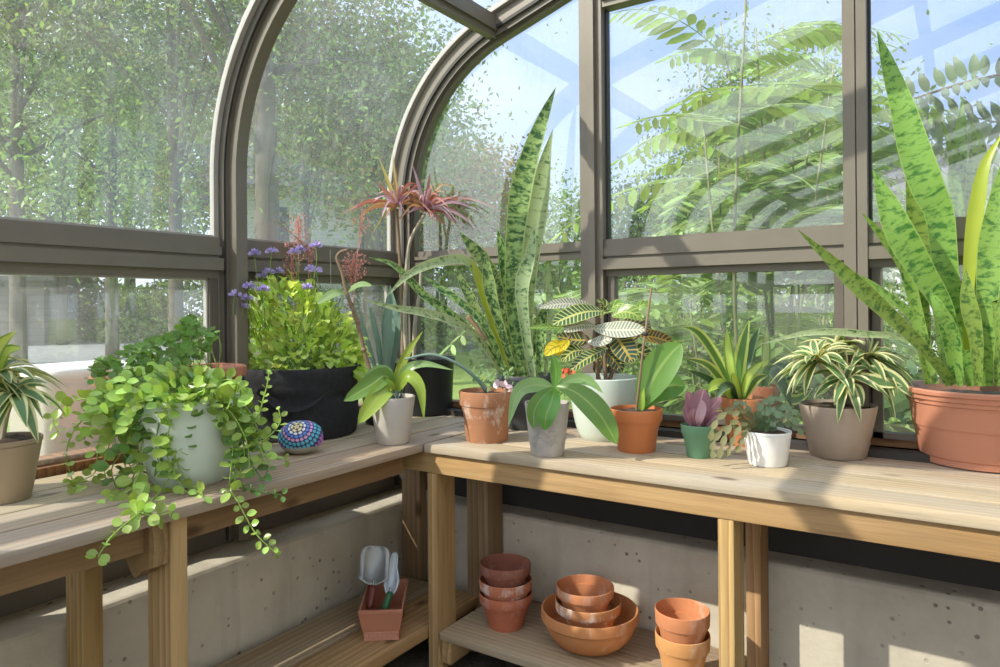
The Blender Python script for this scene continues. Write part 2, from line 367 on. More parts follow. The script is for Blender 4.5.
def spline(p, n):
    m = len(p); o = []
    for i in range(n+1):
        x = i/n*(m-1); k = min(int(x), m-2); t = x-k
        a = p[k-1] if k > 0 else p[0]*2-p[1]; b = p[k]; c = p[k+1]; d = p[k+2] if k+2 < m else p[-1]*2-p[-2]
        o.append(((b*2)+(c-a)*t+(a*2-b*5+c*4-d)*t*t+(b*3-a-c*3+d)*t*t*t)*.5)
    return o
PROF = {
 'strap': lambda u: (.55+.45*min(1, u*3))*(1-max(0, (u-.45)/.55)**2.2) if u < 1 else 0.02,
 'sword': lambda u: max(.015, min(1, .42+1.05*u)*(1-max(0, (u-.5)/.5)**1.9)),
 'oval': lambda u: max(.03, math.sin(PI*min(1, max(0, u)))**.62 if u > .02 else .12),
 'paddle': lambda u: max(.05, (.16+.84*math.sin(PI*.5*min(1, u/.55))**1.3) if u < .55 else math.cos(PI*.5*(u-.55)/.45)**.55),
 'lance': lambda u: max(.02, math.sin(PI*min(1, max(0, u))**.8)**.9),
 'grass': lambda u: max(.03, min(1, .6+u*2)*(1-u**2.5)),
}
def smooth_sharp(o, ang=35):
    for p in o.data.polygons: p.use_smooth = True
    try: o.data.set_sharp_from_angle(angle=math.radians(ang))
    except Exception: pass
def thing(name, loc, label, cat, group=None):
    o = bpy.data.objects.new(name, None); col.objects.link(o); o.location = loc; o.empty_display_size = .05
    o['label'] = label; o['category'] = cat
    if group: o['group'] = group
    ORG[o.name] = V(loc); return o
def tag(o, label, cat, group=None):
    o['label'] = label; o['category'] = cat
    if group: o['group'] = group
    return o
def structure(mb, name, m, parent=None, smooth=False):
    o = mb.build(name, m, parent, smooth)
    if parent is None: o['kind'] = 'structure'
    return o
def board(name, a, b, m, parent, bev=.003, axis=0):
    """a bevelled board between box corners a, b; its grain runs along 'axis'"""
    lo = V([min(a[i], b[i]) for i in range(3)]); hi = V([max(a[i], b[i]) for i in range(3)]); c = (lo+hi)/2; sz = hi-lo
    ax = [axis]+[i for i in range(3) if i != axis]
    R_ = Matrix.Identity(3)
    for j in range(3): R_.col[j] = [1 if k == ax[j] else 0 for k in range(3)]
    if R_.determinant() < 0: R_.col[2] = -R_.col[2]
    h = [sz[ax[j]]/2 for j in range(3)]
    import bmesh
    bm = bmesh.new(); bmesh.ops.create_cube(bm, size=2)
    for v in bm.verts: v.co = V((v.co.x*h[0], v.co.y*h[1], v.co.z*h[2]))
    bmesh.ops.bevel(bm, geom=bm.edges[:], offset=bev, segments=2, affect='EDGES', profile=.6)
    me = bpy.data.meshes.new(name); bm.to_mesh(me); bm.free()
    o = bpy.data.objects.new(name, me); col.objects.link(o); me.materials.append(m)
    o.rotation_euler = R_.to_euler(); o.location = c-(ORG[parent.name] if parent else V((0, 0, 0)))
    if parent: o.parent = parent
    ORG[o.name] = c
    smooth_sharp(o, 40)
    return o

# ------------------------------------------------------------------ the glasshouse
RG, CX_, CZ_, PH = .69, .69, 1.49, math.radians(72.5)
XW, YF = 3.3, -6.4     # house wall side, far gable
BAY = [0., -.80, -1.60, -2.40, -3.20, -4.00, -4.80, -5.60, -6.40]
def gcurve(off, z0=.38, arc=True, roof=True):
    pts = [(off, z0)]
    if not arc: return pts
    n = 18; R_ = RG-off
    for i in range(n+1):
        a = PH*i/n; pts.append((CX_-R_*math.cos(a), CZ_+R_*math.sin(a)))
    if roof:
        x, z = pts[-1]; pts.append((XW, z+(XW-x)*math.cos(PH)/math.sin(PH)))
    return pts
def sweep(mb, o1, o2, y1, y2, z0=.38, roof=True):
    A = gcurve(o1, z0, True, roof); B = gcurve(o2, z0, True, roof)
    for i in range(len(A)-1):
        vs = []
        for (x, z) in (A[i], B[i], B[i+1], A[i+1]): vs += [(x, y1, z), (x, y2, z)]
        mb.add(vs, [(0, 2, 3, 1), (2, 4, 5, 3), (4, 6, 7, 5), (6, 0, 1, 7), (0, 6, 4, 2), (1, 3, 5, 7)])
mb = MB(); mb.box((-.3, YF-.2, -.1), (XW, .3, 0)); 
m, nt = new_mat('dark_earth'); o_ = worldp(nt); a_ = noi(nt, o_, 30, 6, .7); b_ = noi(nt, o_, 130, 3)
out(nt, bsdf(nt, mixc(nt, mth(nt, 'MULTIPLY', a_, b_), (.03, .025, .02), (.26, .22, .18)), .95, 0, a_, 1., .02, .2)); MT['earth'] = m
structure(mb, 'floor', MT['earth'])
mb = MB(); mb.box((-.12, YF, 0), (.17, .2, .37)); o = structure(mb, 'wall_left', MT['concrete'])
mb = MB(); mb.box((.17, -.17, 0), (XW, .2, .385)); o2 = structure(mb, 'wall_back', MT['concrete'])
for q in (o, o2):
    bv = q.modifiers.new('bevel', 'BEVEL'); bv.width = .018; bv.segments = 3
mb = MB(); mb.box((.02, -.075, .385), (XW, .06, .70)); structure(mb, 'trim_1', MT['gap'])     # panel between concrete and bench, under-bench shade put into its dark colour
# siding of the house the glasshouse leans on
m, nt = new_mat('pale_siding'); o_ = worldp(nt); s_ = nd(nt, 'ShaderNodeSeparateXYZ', {0: o_}).outputs[2]
lap = mth(nt, 'FRACT', mth(nt, 'MULTIPLY', s_, 8.)); 
out(nt, bsdf(nt, mixc(nt, ramp(nt, lap, [(0, (1, 1, 1)), (.10, (0, 0, 0))]), (.70, .69, .66), (.40, .39, .37)), .7, 0, lap, .4, .02)); MT['siding'] = m
mb = MB(); mb.box((XW, YF-.1, 0), (XW+.1, .15, 3.4)); structure(mb, 'wall_right', MT['siding'])
# sills
mb = MB(); mb.box((-.005, YF+.1, .655), (-.06, -.02, .716)); mb.box((-.005, YF+.1, .655), (.022, -.02, .700)); structure(mb, 'trim_2', MT['sill'])
mb = MB(); mb.box((.02, -.004, .66), (XW, .05, .722)); mb.box((.02, -.028, .66), (XW, 0, .700)); structure(mb, 'trim_3', MT['sill'])
tn = [4]
def trim(mb, m=None):
    o = structure(mb, 'trim_%d' % tn[0], m or MT['bronze']); tn[0] += 1; smooth_sharp(o, 30); return o
def child(mb, name, m, par):
    o = mb.build(name, m, par, False); smooth_sharp(o, 30); return o
for i, y in enumerate(BAY):                           # curved ribs
    mb = MB()
    if i == 0:
        sweep(mb, .0, .06, -.045, .02); sweep(mb, .06, .082, -.035, .02); sweep(mb, .08, .094, -.018, .014)
    else:
        sweep(mb, .0, .030, y-.036, y+.036); sweep(mb, .03, .066, y-.020, y+.020)
    r_ = trim(mb)
    mb = MB()
    if i == 0:
        sweep(mb, -.012, .006, -.064, -.045); 
    else:
        sweep(mb, -.012, .008, y-.056, y-.040); sweep(mb, -.012, .008, y+.040, y+.056)
    child(mb, 'glazing_strip', MT['gasket'], r_)
    mb = MB()
    if i == 0: sweep(mb, .05, .0615, -.0475, -.040); sweep(mb, .081, .0835, -.0365, -.030)
    else: sweep(mb, .028, .0315, y-.0375, y-.03); sweep(mb, .028, .0315, y+.03, y+.0375)
    child(mb, 'seal', MT['seal'], r_)
# purlins
xe, ze = gcurve(0.)[-2]
for (x, z) in ((xe, ze), (1.75, ze+(1.75-xe)*math.cos(PH)/math.sin(PH))):
    mb = MB(); mb.box((x-.026, YF, z-.062), (x+.026, -.02, z-.008)); mb.box((x-.014, YF, z-.085), (x+.014, -.03, z-.06)); trim(mb)
mb = MB(); mb.box((-.03, YF, .365), (.025, 0, .45)); trim(mb, MT['bronze_dark'])     # bottom rail of the left glazing
wn = [1]
def rail_y(mb, y0, y1, x0=0.):          # horizontal rail profile along Y (left wall)
    for (z0, z1, d) in ((1.276, 1.304, .022), (1.250, 1.276, .030), (1.240, 1.250, .020), (1.204, 1.240, .040), (1.180, 1.204, .014)):
        mb.box((x0-.03, y0, z0), (x0+d, y1, z1))
def rail_x(mb, x0, x1, zs=None):
    for (z0, z1, d) in zs or ((1.276, 1.306, .022), (1.250, 1.276, .030), (1.240, 1.250, .020), (1.206, 1.240, .042), (1.184, 1.206, .012)):
        mb.box((x0, .02, z0), (x1, -d, z1))
def glasssheet(pts, y0, y1):
    mb = MB()
    for (x, z) in pts: mb.v += [(x, y0, z), (x, y1, z)]; mb.uv += [(0, 0), (0, 0)]
    for k in range(len(pts)-1): mb.f.append((2*k, 2*k+1, 2*k+3, 2*k+2))
    return mb
for i in range(len(BAY)-1):                           # left wall bays
    y1, y0 = BAY[i]-.045, BAY[i+1]+.036
    mb = MB(); rail_y(mb, y0, y1)
    fr = structure(mb, 'window_%d' % wn[0], MT['bronze']); wn[0] += 1
    mb = MB()
    for yy in (y0, y1-.03): mb.box((-.02, yy, .45), (.012, yy+.03, 1.182))
    mb.box((-.02, y0, .45), (.014, y1, .475)); child(mb, 'sash', MT['bronze_dark'], fr)
    mb = MB()
    for yy in (y0+.03, y1-.036): mb.box((-.012, yy, .475), (.004, yy+.006, 1.18))
    mb.box((-.012, y0+.03, 1.174), (.004, y1-.03, 1.181)); mb.box((-.012, y0, 1.3045), (.004, y1, 1.312)); child(mb, 'glazing_strip', MT['gasket'], fr)
    child(glasssheet([(-.002, .47), (-.002, 1.182)], y0+.03, y1-.03), 'pane', MT['glass_low'], fr)
    pts = [(-.001, 1.30)]+gcurve(-.001, 1.30)[1:-1]
    p_ = glasssheet(pts, y0, y1).build('curved_pane', MT['glass_left'], fr)
    child(glasssheet(gcurve(0.)[-2:], y0, y1), 'roof_pane', MT['glass'], fr)
# gable posts
def post(x0, x1, ztop, wide=True):
    mb = MB(); w = x1-x0
    if wide:
        mb.box((x0, .02, .70), (x0+w*.36, -.030, ztop)); mb.box((x0+w*.36, .02, .70), (x0+w*.46, -.022, ztop))
        mb.box((x0+w*.46, .02, .70), (x0+w*.74, -.050, ztop)); mb.box((x0+w*.74, .02, .70), (x1, -.034, ztop))
    else:
        mb.box((x0, .02, .70), (x0+w*.52, -.046, ztop)); mb.box((x0+w*.52, .02, .70), (x0+w*.58, -.036, ztop)); mb.box((x0+w*.58, .02, .70), (x1, -.046, ztop))
    o = trim(mb)
    mb = MB(); mb.box((x1, .02, 1.306), (x1+.007, -.006, ztop)); mb.box((x1, .02, .722), (x1+.007, -.006, 1.184)); mb.box((x0-.004, .02, 1.306), (x0, -.004, ztop)); child(mb, 'seal', MT['seal'], o)
def roofz(x): return ze+(x-xe)*math.cos(PH)/math.sin(PH)
post(.832, .916, roofz(.83)); post(1.640, 1.698, roofz(1.64), False); post(2.44, 2.50, roofz(2.44), False)
# gable windows
mb = MB(); rail_x(mb, .09, .832, ((1.285, 1.306, .010), (1.272, 1.285, .022), (1.262, 1.272, .012), (1.246, 1.262, .020)))
g1 = structure(mb, 'window_%d' % wn[0], MT['bronze']); wn[0] += 1
pg = MB(); cur = [p for p in gcurve(.085, 1.30)[1:-1]]; xx, zz = cur[-1]
poly = [(.085, 1.30)]+cur+[(.835, zz+(.835-xx)*math.cos(PH)/math.sin(PH)), (.835, 1.30)]
pg.v = [(x, .006, z) for x, z in poly]; pg.uv = [(0, 0)]*len(poly); pg.f = [tuple(range(len(poly)))]
child(pg, 'pane', MT['glass'], g1)
mb = MB(); mb.add([(.09, .006, .72), (.835, .006, .72), (.835, .006, 1.25), (.09, .006, 1.25)], [(0, 1, 2, 3)]); child(mb, 'lower_pane', MT['glass'], g1)
for (x0, x1) in ((.916, 1.640), (1.698, 2.44), (2.50, XW)):
    mb = MB(); rail_x(mb, x0, x1); g = structure(mb, 'window_%d' % wn[0], MT['bronze']); wn[0] += 1
    mb = MB(); mb.box((x0+.006, .02, .722), (x0+.030, -.012, 1.185)); mb.box((x1-.03, .02, .722), (x1-.006, -.012, 1.185)); mb.box((x0, .02, .722), (x1, -.012, .738)); child(mb, 'sash', MT['bronze_dark'], g)
    mb = MB(); mb.box((x0, .02, 2.075), (x1, -.03, 2.10)); mb.box((x0, .02, 2.10), (x1, -.045, 2.14)); child(mb, 'head_rail', MT['bronze'], g)
    mb = MB(); mb.add([(x0, .006, 1.30), (x1, .006, 1.30), (x1, .006, 2.09), (x0, .006, 2.09)], [(0, 1, 2, 3)]); child(mb, 'pane', MT['glass'], g)
    mb = MB(); mb.add([(x0, .006, .72), (x1, .006, .72), (x1, .006, 1.19), (x0, .006, 1.19)], [(0, 1, 2, 3)]); child(mb, 'lower_pane', MT['glass'], g)
    mb = MB(); mb.add([(x0, .006, 2.13), (x1, .006, 2.13), (x1, .006, roofz(x1)), (x0, .006, roofz(x0))], [(0, 1, 2, 3)]); child(mb, 'top_light', MT['glass'], g)
# far gable behind the camera
mb = MB()
for x in (.83, 1.65, 2.45): mb.box((x, YF-.02, 0), (x+.07, YF+.03, roofz(x)))
mb.box((.05, YF-.02, 1.19), (XW, YF+.03, 1.30)); mb.box((.05, YF-.02, 0), (XW, YF+.03, .4)); trim(mb)

# ------------------------------------------------------------------ benches
YB = -.548
tb = thing('potting_bench', (1.6, -.27, 0), 'long weathered wooden bench along the gable wall with a low shelf of clay pots', 'bench', )
xs0, xs1 = .566, 2.9
nb = 4; wdt = (abs(YB)-.035)/nb
for k in range(nb):
    board('tabletop_board', (xs0+random.uniform(-.004, .004), YB+k*wdt+.004, H-.026), (xs1, YB+(k+1)*wdt-.004, H), MT['top'], tb, .006, 0)
board('apron', (.427, -.530, .592), (xs1, -.492, H-.027), MT['pine'], tb, .004, 0)
board('back_rail', (.60, -.125, .592), (xs1, -.085, H-.027), MT['pine_dark'], tb, .004, 0)
for (x, n_) in ((.566, 0), (1.432, 1), (2.3, 2)):
    board('leg', (x, -.530+.0385, 0), (x+.038, -.530+.127, .592 if n_ else .592), MT['pine'], tb, .003, 2) if False else None
    board('leg', (x, -.5290, 0), (x+.037, -.441, .5915), MT['pine'], tb, .003, 2)
    board('leg', (x-.004-.042*(n_ == 0), -.267, 0), (x+.034+.005*(n_ == 0), -.178, .64), MT['post'] if n_ == 0 else MT['pine'], tb, .003, 2)
    board('cross_rail', (x+.0375, -.50, .585), (x+.074, -.10, H-.028), MT['pine'], tb, .003, 1)
board('shelf_cleat', (.606, -.520, .03), (.643, -.19, SH-.0255), MT['pine'], tb, .004, 1)
board('shelf_cleat', (1.390, -.520, .03), (1.427, -.19, SH-.0255), MT['pine'], tb, .004, 1)
for k, (ya, yb) in enumerate(((-.528, -.356), (-.352, -.185))):
    board('lower_shelf_board', (.607 if k else .606, ya, SH-.025), (1.428, yb, SH), MT['shelf'], tb, .005, 0)
lb = thing('potting_bench', (.28, -1.8, 0), 'long weathered wooden bench under the curved glass wall at left', 'bench')
ye, ys = -.035, -3.2
wdt = .530/4
for k in range(4):
    board('tabletop_board', (.026+k*wdt+.005+.004, ys, H-.026), (.026+(k+1)*wdt-.004+.008, ye-(0 if k < 3 else 0), H+(.0004 if k == 3 else 0)), MT['top'], lb, .006, 1)
board('apron', (.478, ys, .592), (.514, -.575, H-.027), MT['pine_dark'], lb, .004, 1)
board('back_rail', (.06, ys, .60), (.095, -.1, H-.027), MT['pine_dark'], lb, .004, 1)
for y in (-1.33, -2.6):
    board('leg', (.453, y, 0), (.540, y+.038, H-.027), MT['pine'], lb, .003, 2)
    board('leg', (.195, y-.045, 0), (.283, y-.006, H-.027), MT['pine'], lb, .003, 2)
    # rough cross beam with a bowed lower edge
    mb = MB(); n_ = 24; ya, yb = y-.041, y-.001; vs = []; fs = []
    for i in range(n_+1):
        u = i/n_; x = .29+(.532-.29)*u; zl = .590-.052*math.exp(-((u-.80)/.22)**2)+.006*math.sin(u*23)
        vs += [(x, ya, zl), (x, yb, zl), (x, yb, H-.027), (x, ya, H-.027)]
    for i in range(n_):
        for j in range(4): fs.append((i*4+j, i*4+(j+1) % 4, i*4+4+(j+1) % 4, i*4+4+j))
    fs += [(3, 2, 1, 0), tuple(n_*4+j for j in range(4))]
    mb.add(vs, fs); o = mb.build('cross_beam', MT['pine_dark'], lb, False); smooth_sharp(o, 40)
board('leg', (.205, -.235, 0), (.290, -.197, H-.027), MT['post'], lb, .003, 2)
for k, (xa, xb) in enumerate(((.215, .380), (.392, .560))):
    board('lower_shelf_board', (xa, -1.26, SH-.034), (xb, -.25 if k == 0 else -.245, SH), MT['shelf'] if k == 0 else MT['pine'], lb, .006, 1)
board('shelf_cleat', (.23, -1.26, .03), (.55, -1.222, SH-.0345), MT['pine_dark'], lb, .003, 0)
board('shelf_cleat', (.23, -.30, .03), (.55, -.262, SH-.0345), MT['pine_dark'], lb, .003, 0)
# ------------------------------------------------------------------ pots
def place(xl, xr, yt, bl, br, yb, z=H):
    """where a pot stands: its base touches height z; returns centre, radii, height"""
    bx = (bl+br)/2; w = depth(P(bx, yb, z=z)); h = ray(bx, yb); h.z = 0; h.normalize()
    for _ in range(4):
        rb = (br-bl)/2*w/FPX; c = P(bx, yb, z=z)+h*rb; w = depth(c)
    rt = (xr-xl)/2*w/FPX; top = P((xl+xr)/2, yt, d=w)
    return dict(c=V((c.x, c.y, z)), rb=rb, rt=rt, h=top.z-z, w=w)
def pot_profile(p, kind):
    rb, rt, h = p['rb'], p['rt'], p['h']; t = max(.0025, rt*.05)
    if kind == 'band':      # classic flower pot with a rim band
        hb = h*.28; ri = rt*.93; r1 = max(rb*1.02, rt*.88)
        return [(.001, .004), (rb*.80, .004), (rb*.84, 0), (rb*.97, 0), (rb, .004), (r1, h-hb-.002), (r1+.0005, h-hb), (rt*.975, h-hb), (rt*.982, h-hb+.0015), (rt, h-.006), (rt*.99, h-.001), (rt-t*.6, h), (rt-t, h-.004), (rt-t*1.15, h-hb), (rb*.9, h*.2), (.001, h*.2)]
    if kind == 'lip':       # smooth tapered pot with small lip
        return [(.001, .003), (rb*.8, .003), (rb*.9, 0), (rb*.96, .001), (rb, .006), (rb+(rt-rb)*.90, h*.90), (rt*.955, h*.915), (rt*.995, h*.925), (rt, h*.985), (rt*.985, h), (rt-t, h-.001), (rt-t*1.2, h*.9), (rb*.9, h*.25), (.001, h*.25)]
    if kind == 'plain':
        return [(.001, .003), (rb*.85, .003), (rb*.93, 0), (rb, .005), (rb+(rt-rb)*.5, h*.5), (rt*.995, h-.004), (rt*.985, h), (rt-t*.7, h), (rt-t, h-.004), (rb*.93, h*.25), (.001, h*.25)]
    if kind == 'round':     # rounded belly bowl pot
        q = []
        for i in range(13):
            u = i/12; q.append((rb+(rt-rb)*math.sin(u*PI/2)**.8, h*u**1.25))
        return [(.001, .002), (rb*.9, 0)]+q+[(rt-t*.5, h+.002), (rt-t, h-.002), (rt*.85, h*.5), (.001, h*.3)]
    if kind == 'bowl':
        q = [(rb+(rt*.93-rb)*math.sin((i/12)*PI/2)**.85, h*.70*(i/12)**1.2+(.0012 if i % 2 else 0)) for i in range(13)]
        return [(.001, .002), (rb*.9, 0)]+q+[(rt*.975, h*.705), (rt, h*.74), (rt, h*.96), (rt*.985, h), (rt-t*.8, h), (rt-t*1.1, h*.95), (rt*.82, h*.45), (rb, h*.2), (.001, h*.16)]
    if kind == 'urn':       # bulging glazed planter, narrow foot
        q = []
        for i in range(15):
            u = i/14; q.append((rb+(rt-rb)*(math.sin(u*PI*.5)**.62)*(1-.03*max(0, u-.7)/.3), h*u))
        return [(.001, .002), (rb*.9, 0)]+q+[(rt*.985, h+.003), (rt-t*1.2, h), (rt*.88, h*.6), (.001, h*.4)]
    if kind == 'big':       # large plastic planter with wide rim and stepped foot
        return [(.001, .004), (rb*.9, 0), (rb, .004), (rb*1.005, h*.10), (rb*1.03, h*.115), (rt*.90, h*.80), (rt*.925, h*.81), (rt*.93, h*.86), (rt*.955, h*.87), (rt*.96, h*.93), (rt*.995, h*.94), (rt, h*.985), (rt*.985, h), (rt*.93, h), (rt*.915, h*.95), (rt*.86, h*.5), (.001, h*.45)]
    if kind == 'ribbed':
        return [(.001, .004), (rb*.95, 0), (rb, .006), (rb*1.0, h*.05), (rt*.96, h*.90), (rt*.97, h*.91), (rt, h*.92), (rt, h*.99), (rt*.97, h), (rt*.93, h*.99), (rt*.9, h*.5), (.001, h*.4)]
def pot(t, p, kind, m, soil=.88, name='pot', sm='soil', seg=56, wob=0.):
    mb = MB(); mb.lathe(p['c'], pot_profile(p, kind), seg, wob=wob); o = mb.build(name, m, t); smooth_sharp(o, 38)
    if soil:
        r = p['rb']+(p['rt']-p['rb'])*soil-.004; mb = MB(); n = 7
        pr = [(.0008, 0)]+[(r*i/n, 0) for i in range(1, n+1)]; b = len(mb.v); mb.lathe((0, 0, 0), pr, 28)
        vs = [(p['c'].x+x, p['c'].y+y, p['c'].z+p['h']*soil+.008*noise.noise(V((x*40, y*40, p['w'])))+.006*(1-(x*x+y*y)/(r*r))) for x, y, z in mb.v]
        mb.v = vs; mb.build('soil', MT[sm], t)
    return o
def plant(name, p, label, cat='potted plant', group=None): return thing(name, tuple(p['c']), label, cat, group)
def top(p, k=.88): return p['c']+V((0, 0, p['h']*k))
def Q(p, *pts):     # pixel polyline -> points at the plant's depth (third value = extra depth in metres, negative is nearer)
    o = []
    for q in pts:
        if isinstance(q, V): o.append(q)
        else: o.append(P(q[0], q[1], d=p['w']+(q[2] if len(q) > 2 else 0)))
    return o
def lf(t, pts, w, prof, m, name='leaf', **k):
    mb = MB(); mb.leaf(pts, w, prof, **k); return mb.build(name, m, t)
def px(p, n): return n*p['w']/FPX
def rnd(a, b): return random.uniform(a, b)
def rdir(up=0.):
    v = V((random.gauss(0, 1), random.gauss(0, 1), random.gauss(0, 1)+up)); return v.normalized()

# --- right: large snake plant
p = place(911, 1052, 387, 929, 1036, 473)
t = plant('potted_snake_plant', p, 'tall snake plant in a large terracotta planter at the right end of the bench')
pot(t, p, 'big', MT['tplastic'], .86, 'planter')
S = L['snake']; B0 = lambda x, y=382, d=0.: (x, y, d)
for pts, w, m in [
  ([(974, 386, 0), (965.5, 337, -.01), (948, 285, -.03), (940, 218, -.04), (928, 190, -.04), (914, 150, -.03), (903, 110, -.02), (888, 64, 0), (877, 31, .01)], 30, S),
  ([(958, 384, -.03), (945, 314, -.06), (921, 271, -.07), (899, 232, -.07), (886, 200, -.06), (873, 170, -.05)], 27, S),
  ([(936, 384, .0), (925, 342, .02), (914, 300, .03), (904, 266, .03), (880, 234, .03), (861, 212, .03)], 13, L['snake']),
  ([(953, 384, -.05), (917, 342, -.09), (868, 296, -.12), (838, 268, -.13), (797, 229, -.15)], 17, L['snake']),
  ([(948, 386, -.02), (926, 350, -.04), (911, 316, -.04), (888, 297, -.04), (864, 280, -.03), (845, 272, -.03)], 9, S),
  ([(952, 386, 0), (915, 343, -.03), (860, 334, -.05), (810, 333, -.06), (757, 345, -.06)], 8, L['snake_pale']),
  ([(966, 385, .05), (960, 300, .06), (957, 201, .07), (958, 163, .07), (961, 130, .08), (962, 97, .08)], 17, S),
  ([(972, 385, .06), (965, 260, .07), (958, 180, .07), (952, 148, .06), (941, 121, .05)], 13, S),
  ([(985, 384, .07), (976, 260, .08), (975, 190, .08), (978, 146, .08), (970, 120, .08)], 19, S),
  ([(967, 350, -.04), (968, 300, -.06), (971, 250, -.07), (977, 205, -.08), (985, 165, -.09), (1003, 132, -.10)], 14, L['snake_yel']),
  ([(930, 384, .06), (921, 320, .05), (920, 243, .03), (915, 205, .02), (906, 154, .02)], 22, S),
  ([(987, 386, -.07), (986, 330, -.10), (990, 260, -.11), (999, 200, -.12), (1014, 130, -.12)], 22, S),
  ([(1000, 386, -.05), (1003, 300, -.07), (1010, 200, -.06), (1022, 110, -.05)], 22, S),
  ([(1010, 385, 0), (1020, 280, .02), (1040, 150, .03)], 24, S),
  ([(980, 386, .03), (990, 280, .05), (1000, 200, .07), (994, 165, .08)], 20, S),
  ([(945, 384, .07), (942, 330, .09), (937, 280, .10), (934, 240, .11)], 16, S),
  ([(960, 386, -.06), (955, 340, -.08), (940, 310, -.09), (930, 290, -.08)], 12, S),
  ([(978, 386, -.08), (976, 340, -.10), (968, 300, -.10), (966, 268, -.10)], 15, S),
  ([(1020, 385, .03), (1035, 320, .0), (1060, 240, -.02)], 20, S),
]:
    lf(t, Q(p, *pts), px(p, w), 'sword', m, fold=.28, n=22)
lf(t, Q(p, (1004, 380, -.12), (1000, 340, -.14), (997, 300, -.14), (994, 330, -.13)), px(p, 9), 'sword', S, fold=.3)

# --- middle: snake plant in a slate pot
p = place(497, 556, 374, 503, 548, 431)
t = plant('potted_snake_plant', p, 'mottled snake plant with one very tall leaf in a dark slate pot')
pot(t, p, 'lip', MT['slate'], .9)
S = L['snake_mid']; G_ = L['snake_pale']
for pts, w, m in [
  ([(523, 378, 0), (514, 320, 0), (513, 265, 0), (516, 228, 0), (521, 190, 0), (531, 153, 0), (544, 116, .01), (556, 87, .01)], 23, S),
  ([(529, 378, .02), (527, 310, .03), (530, 265, .03), (535, 228, .03), (540, 195, .03), (545, 162, .03), (553, 129, .03)], 22, G_),
  ([(533, 378, -.03), (524, 320, -.04), (522, 285, -.04), (530, 255, -.04), (535, 222, -.03)], 15, G_),
  ([(518, 376, .02), (508, 294, .04), (503, 255, .05), (497, 228, .05)], 12, S),
  ([(514, 378, .0), (499, 291, .0), (484, 262, .0), (471, 246, .0), (459, 232, .0)], 15, S),
  ([(512, 377, -.02), (489, 310, -.03), (480, 280, -.03), (471, 259, -.03)], 11, L['snake_yel']),
  ([(516, 378, -.03), (495, 310, -.05), (488, 278, -.05), (486, 252, -.05)], 13, S),
  ([(510, 378, -.04), (481, 320, -.06), (466, 290, -.06), (454, 266, -.06)], 10, S),
  ([(507, 377, .0), (486, 305, .02), (470, 263, .0), (440, 262, -.06), (410, 274, -.14), (386, 297, -.20)], 11, G_),
  ([(506, 378, .0), (489, 349, -.02), (456, 318, -.04), (425, 296, -.06), (395, 266, -.08), (368, 257, -.09)], 9, S),
  ([(503, 378, -.03), (478, 338, -.06), (454, 322, -.09), (425, 313, -.12), (395, 308, -.15), (361, 299, -.18)], 9, G_),
  ([(507, 378, -.05), (488, 330, -.08), (456, 299, -.10), (438, 287, -.10), (421, 274, -.11)], 8, S),
  ([(538, 378, .0), (540, 345, .01), (540, 316, .02)], 9, S),
  ([(545, 378, .03), (550, 320, .05), (549, 285, .06), (548, 262, .06)], 8, G_),
  ([(525, 378, .04), (538, 330, .07), (548, 300, .08)], 12, S),
]:
    lf(t, Q(p, *pts), px(p, w), 'sword', m, fold=.25, n=20)
mb = MB(); mb.tube(Q(p, (486, 340, -.07), (477, 328, -.06), (468, 316, -.05)), px(p, 1.6), px(p, 2.8)); mb.build('dried_leaf_base', L['dry'], t)

# --- weathered clay pot with sprigs
p = place(459, 514, 390, 466, 508, 444)
t = plant('potted_sprig', p, 'weathered clay pot with small sprigs and one long bare shoot, on the bench corner')
pot(t, p, 'band', MT['clay_old'], .9)
mb = MB(); mb.tube(Q(p, (487, 392, 0), (477, 379, -.02), (456, 363, -.04), (431, 354.5, -.05), (405, 359, -.06)), px(p, 2.4), px(p, 1.)); mb.build('long_shoot', L['agave'], t)
mb = MB()
for i in range(60):
    q = Q(p, (rnd(473, 512), rnd(366, 388), rnd(-.05, .05)))[0]; mb.petal(q, rdir(.3), V((0, -.4, 1)), px(p, rnd(4, 8)), px(p, rnd(2, 4)))
for k in range(6):
    mb.tube(Q(p, (rnd(478, 500), 391, 0), (rnd(476, 508), 378, 0), (rnd(472, 514), rnd(366, 374), 0)), .0012, .0008, 5)
mb.build('sprigs', L['sprig'], t)
mb = MB()
for i in range(9):
    q = Q(p, (rnd(496, 512), rnd(384, 389), -.03))[0]; mb.petal(q, rdir(.2), V((0, -1, .7)), px(p, 8), px(p, 5))
mb.build('petals', MT['pinkp'], t)

# --- grey orchid pot in front
p = place(527, 572, 402, 531, 564, 458)
t = plant('potted_orchid', p, 'broad leaved orchid in a grey embossed pot, in front of the slate pot')
pot(t, p, 'plain', MT['greyt'], .92, sm='bark_chips')
mb = MB()            # raised vine relief on the pot
fp = lambda x, y: Q(p, (x, y, 0))[0]
hd = ray(548, 430); hd.z = 0; hd.normalize()
for k in range(7):
    y = 424+k*4.6; pts = []
    for i in range(9):
        a = -1.05+i*.17+k*.04; zz = p['h']*(1-(k+1)/9.)+.010*math.sin(i*1.1+k); rr = p['rb']+(p['rt']-p['rb'])*zz/p['h']+.0006
        ang = math.atan2(-hd.y, -hd.x)+a
        pts.append(p['c']+V((math.cos(ang)*rr, math.sin(ang)*rr, zz)))
    mb.tube(pts, .0013, .0009, 5)
mb.build('relief', MT['greyt'], t)
O = L['orchid']
K0 = (555, 386, 0)
